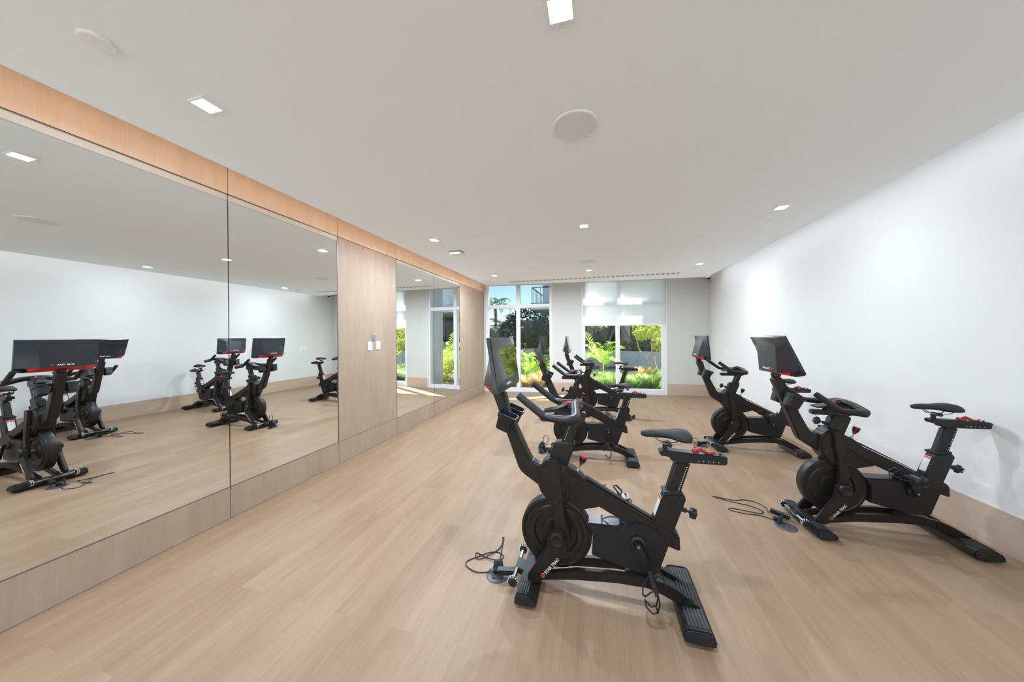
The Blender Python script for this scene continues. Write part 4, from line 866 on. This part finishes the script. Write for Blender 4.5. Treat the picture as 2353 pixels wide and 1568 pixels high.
shrub('hanging_branch', (3.25, 14.6, GZ), 'leafy branch tips of a small tree above the young palm', 'tree', [(-0.1, 0, 2.05, 0.30, 0.7), (0.3, 0, 2.2, 0.25, 0.7)], 260, 0.060, 'leaf_olive', [([(-0.4, 0.4, 0), (-0.35, 0.3, 1.2), (-0.1, 0, 2.1)], 0.03)], 'bark_pale', seed=51)
shrub('hedge', (6.3, 18.6, GZ), 'dark hedge behind the curved planter wall', 'hedge', [(-3+k*0.8, -0.1*k+0.2, 0.95, 0.55, 0.8) for k in range(9)], 5200, 0.06, 'leaf_mid', seed=52)
shrub('sun_block_hedge', (6.25, 10.32, GZ), 'unseen tall hedge added right of the second window to block the sun', 'hedge', [(0.3*((k % 2)-0.5), -0.28+0.2*(k//2 % 4), 0.35+0.48*(k//8), 0.30, 0.9) for k in range(40)], 15000, 0.060, 'leaf_mid', seed=53)  # added out of view to block sun, leaving a narrow strip on the floor
# staked tree trunk beyond the wall
r = empty('staked_tree', (4.62, 18.7, GZ), 'tree trunk propped by slanting timber stakes behind the planter wall', 'tree')
t = MB(); t.tube(smooth_path([(0, 0, 0), (-0.1, 0, 1.2), (-0.35, 0, 2.4), (-0.6, 0, 4.0)], 5), 0.13, 10); t.tube(smooth_path([(-0.05, 0, 0.8), (0.1, 0, 1.6), (-0.05, 0, 3.8)], 5), 0.09, 10); t.build('trunk', M['bark_pale'], r, True)
for q in ((0.95, 0.1), (0.55, -0.5), (-0.9, 0.2)): MB().tube([(q[0], q[1], 0.7), (-0.15+q[0]*0.05, q[1]*0.1, 2.6)], 0.045, 8).build('stake', M['wood_stake'], r)
m_ = MB(); cloud(m_, [(-0.4, 0, 4.6, 1.4, 0.7)], 1600, 0.10, random.Random(3)); m_.build('foliage', M['leaf_mid'], r, keep_normals=True)
# grasses
k = 0
for (x, y, h, s_, mt, lab) in (
    (1.05, 9.75, 0.42, 0.42, 'grass_straw', 'straw coloured grass just outside the first window, right of its mullion'),
    (1.38, 10.05, 0.45, 0.40, 'grass_straw', 'straw coloured grass outside the first window, middle of its right pane'),
    (1.55, 10.6, 0.50, 0.36, 'grass_straw', 'straw coloured grass outside the first window beside the fin wall'),
    (0.60, 10.2, 0.40, 0.40, 'grass_straw', 'straw coloured grass outside the first window, left of its mullion'),
    (1.2, 11.3, 0.45, 0.55, 'grass_green', 'green grass clump between the straw grass and the lime palm'),
    (0.2, 10.9, 0.35, 0.45, 'grass_green', 'green grass clump at the lower left of the first window'),
    (3.42, 10.1, 0.42, 0.36, 'grass_green', 'green grass clump at the left edge of the second window'),
    (3.45, 11.0, 0.50, 0.5, 'grass_green', 'arching green grass at the foot of the young palm'),
    (3.75, 10.3, 0.48, 0.5, 'grass_green', 'green grass clump outside the second window, left pane'),
    (4.15, 10.6, 0.45, 0.5, 'grass_green', 'green grass clump outside the second window near its mullion'),
    (4.50, 10.2, 0.42, 0.5, 'grass_green', 'green grass clump outside the second window, right of its mullion'),
    (4.95, 10.5, 0.46, 0.5, 'grass_green', 'green grass clump at the lower right of the second window'),
    (3.9, 11.2, 0.42, 0.5, 'grass_straw', 'pale grass clump behind the saddle of the farthest bike'),
    (4.75, 11.0, 0.40, 0.45, 'grass_green', 'green grass clump before the second garden path'),
    (5.05, 12.9, 0.45, 0.6, 'grass_straw', 'yellowish grass under the branching tree'),
    (5.6, 12.5, 0.45, 0.6, 'grass_green', 'green grass under the branching tree, right side')):
    k += 1; grass((x, y, GZ), lab, h, s_, 420, mt, seed=60+k)
b = MB()
rr = random.Random(99)
for _q in range(60): clump(b, Vector((rr.uniform(-1.5, 1.6) if _q % 2 else rr.uniform(3.2, 5.3), rr.uniform(10.25, 11.4), GZ)), 40, 0.18, 0.22, 0.010, rr)
tag(b.build('ground_cover', M['grass_green'], keep_normals=True), 'low green ground cover outside the windows', 'ground cover', kind='stuff')
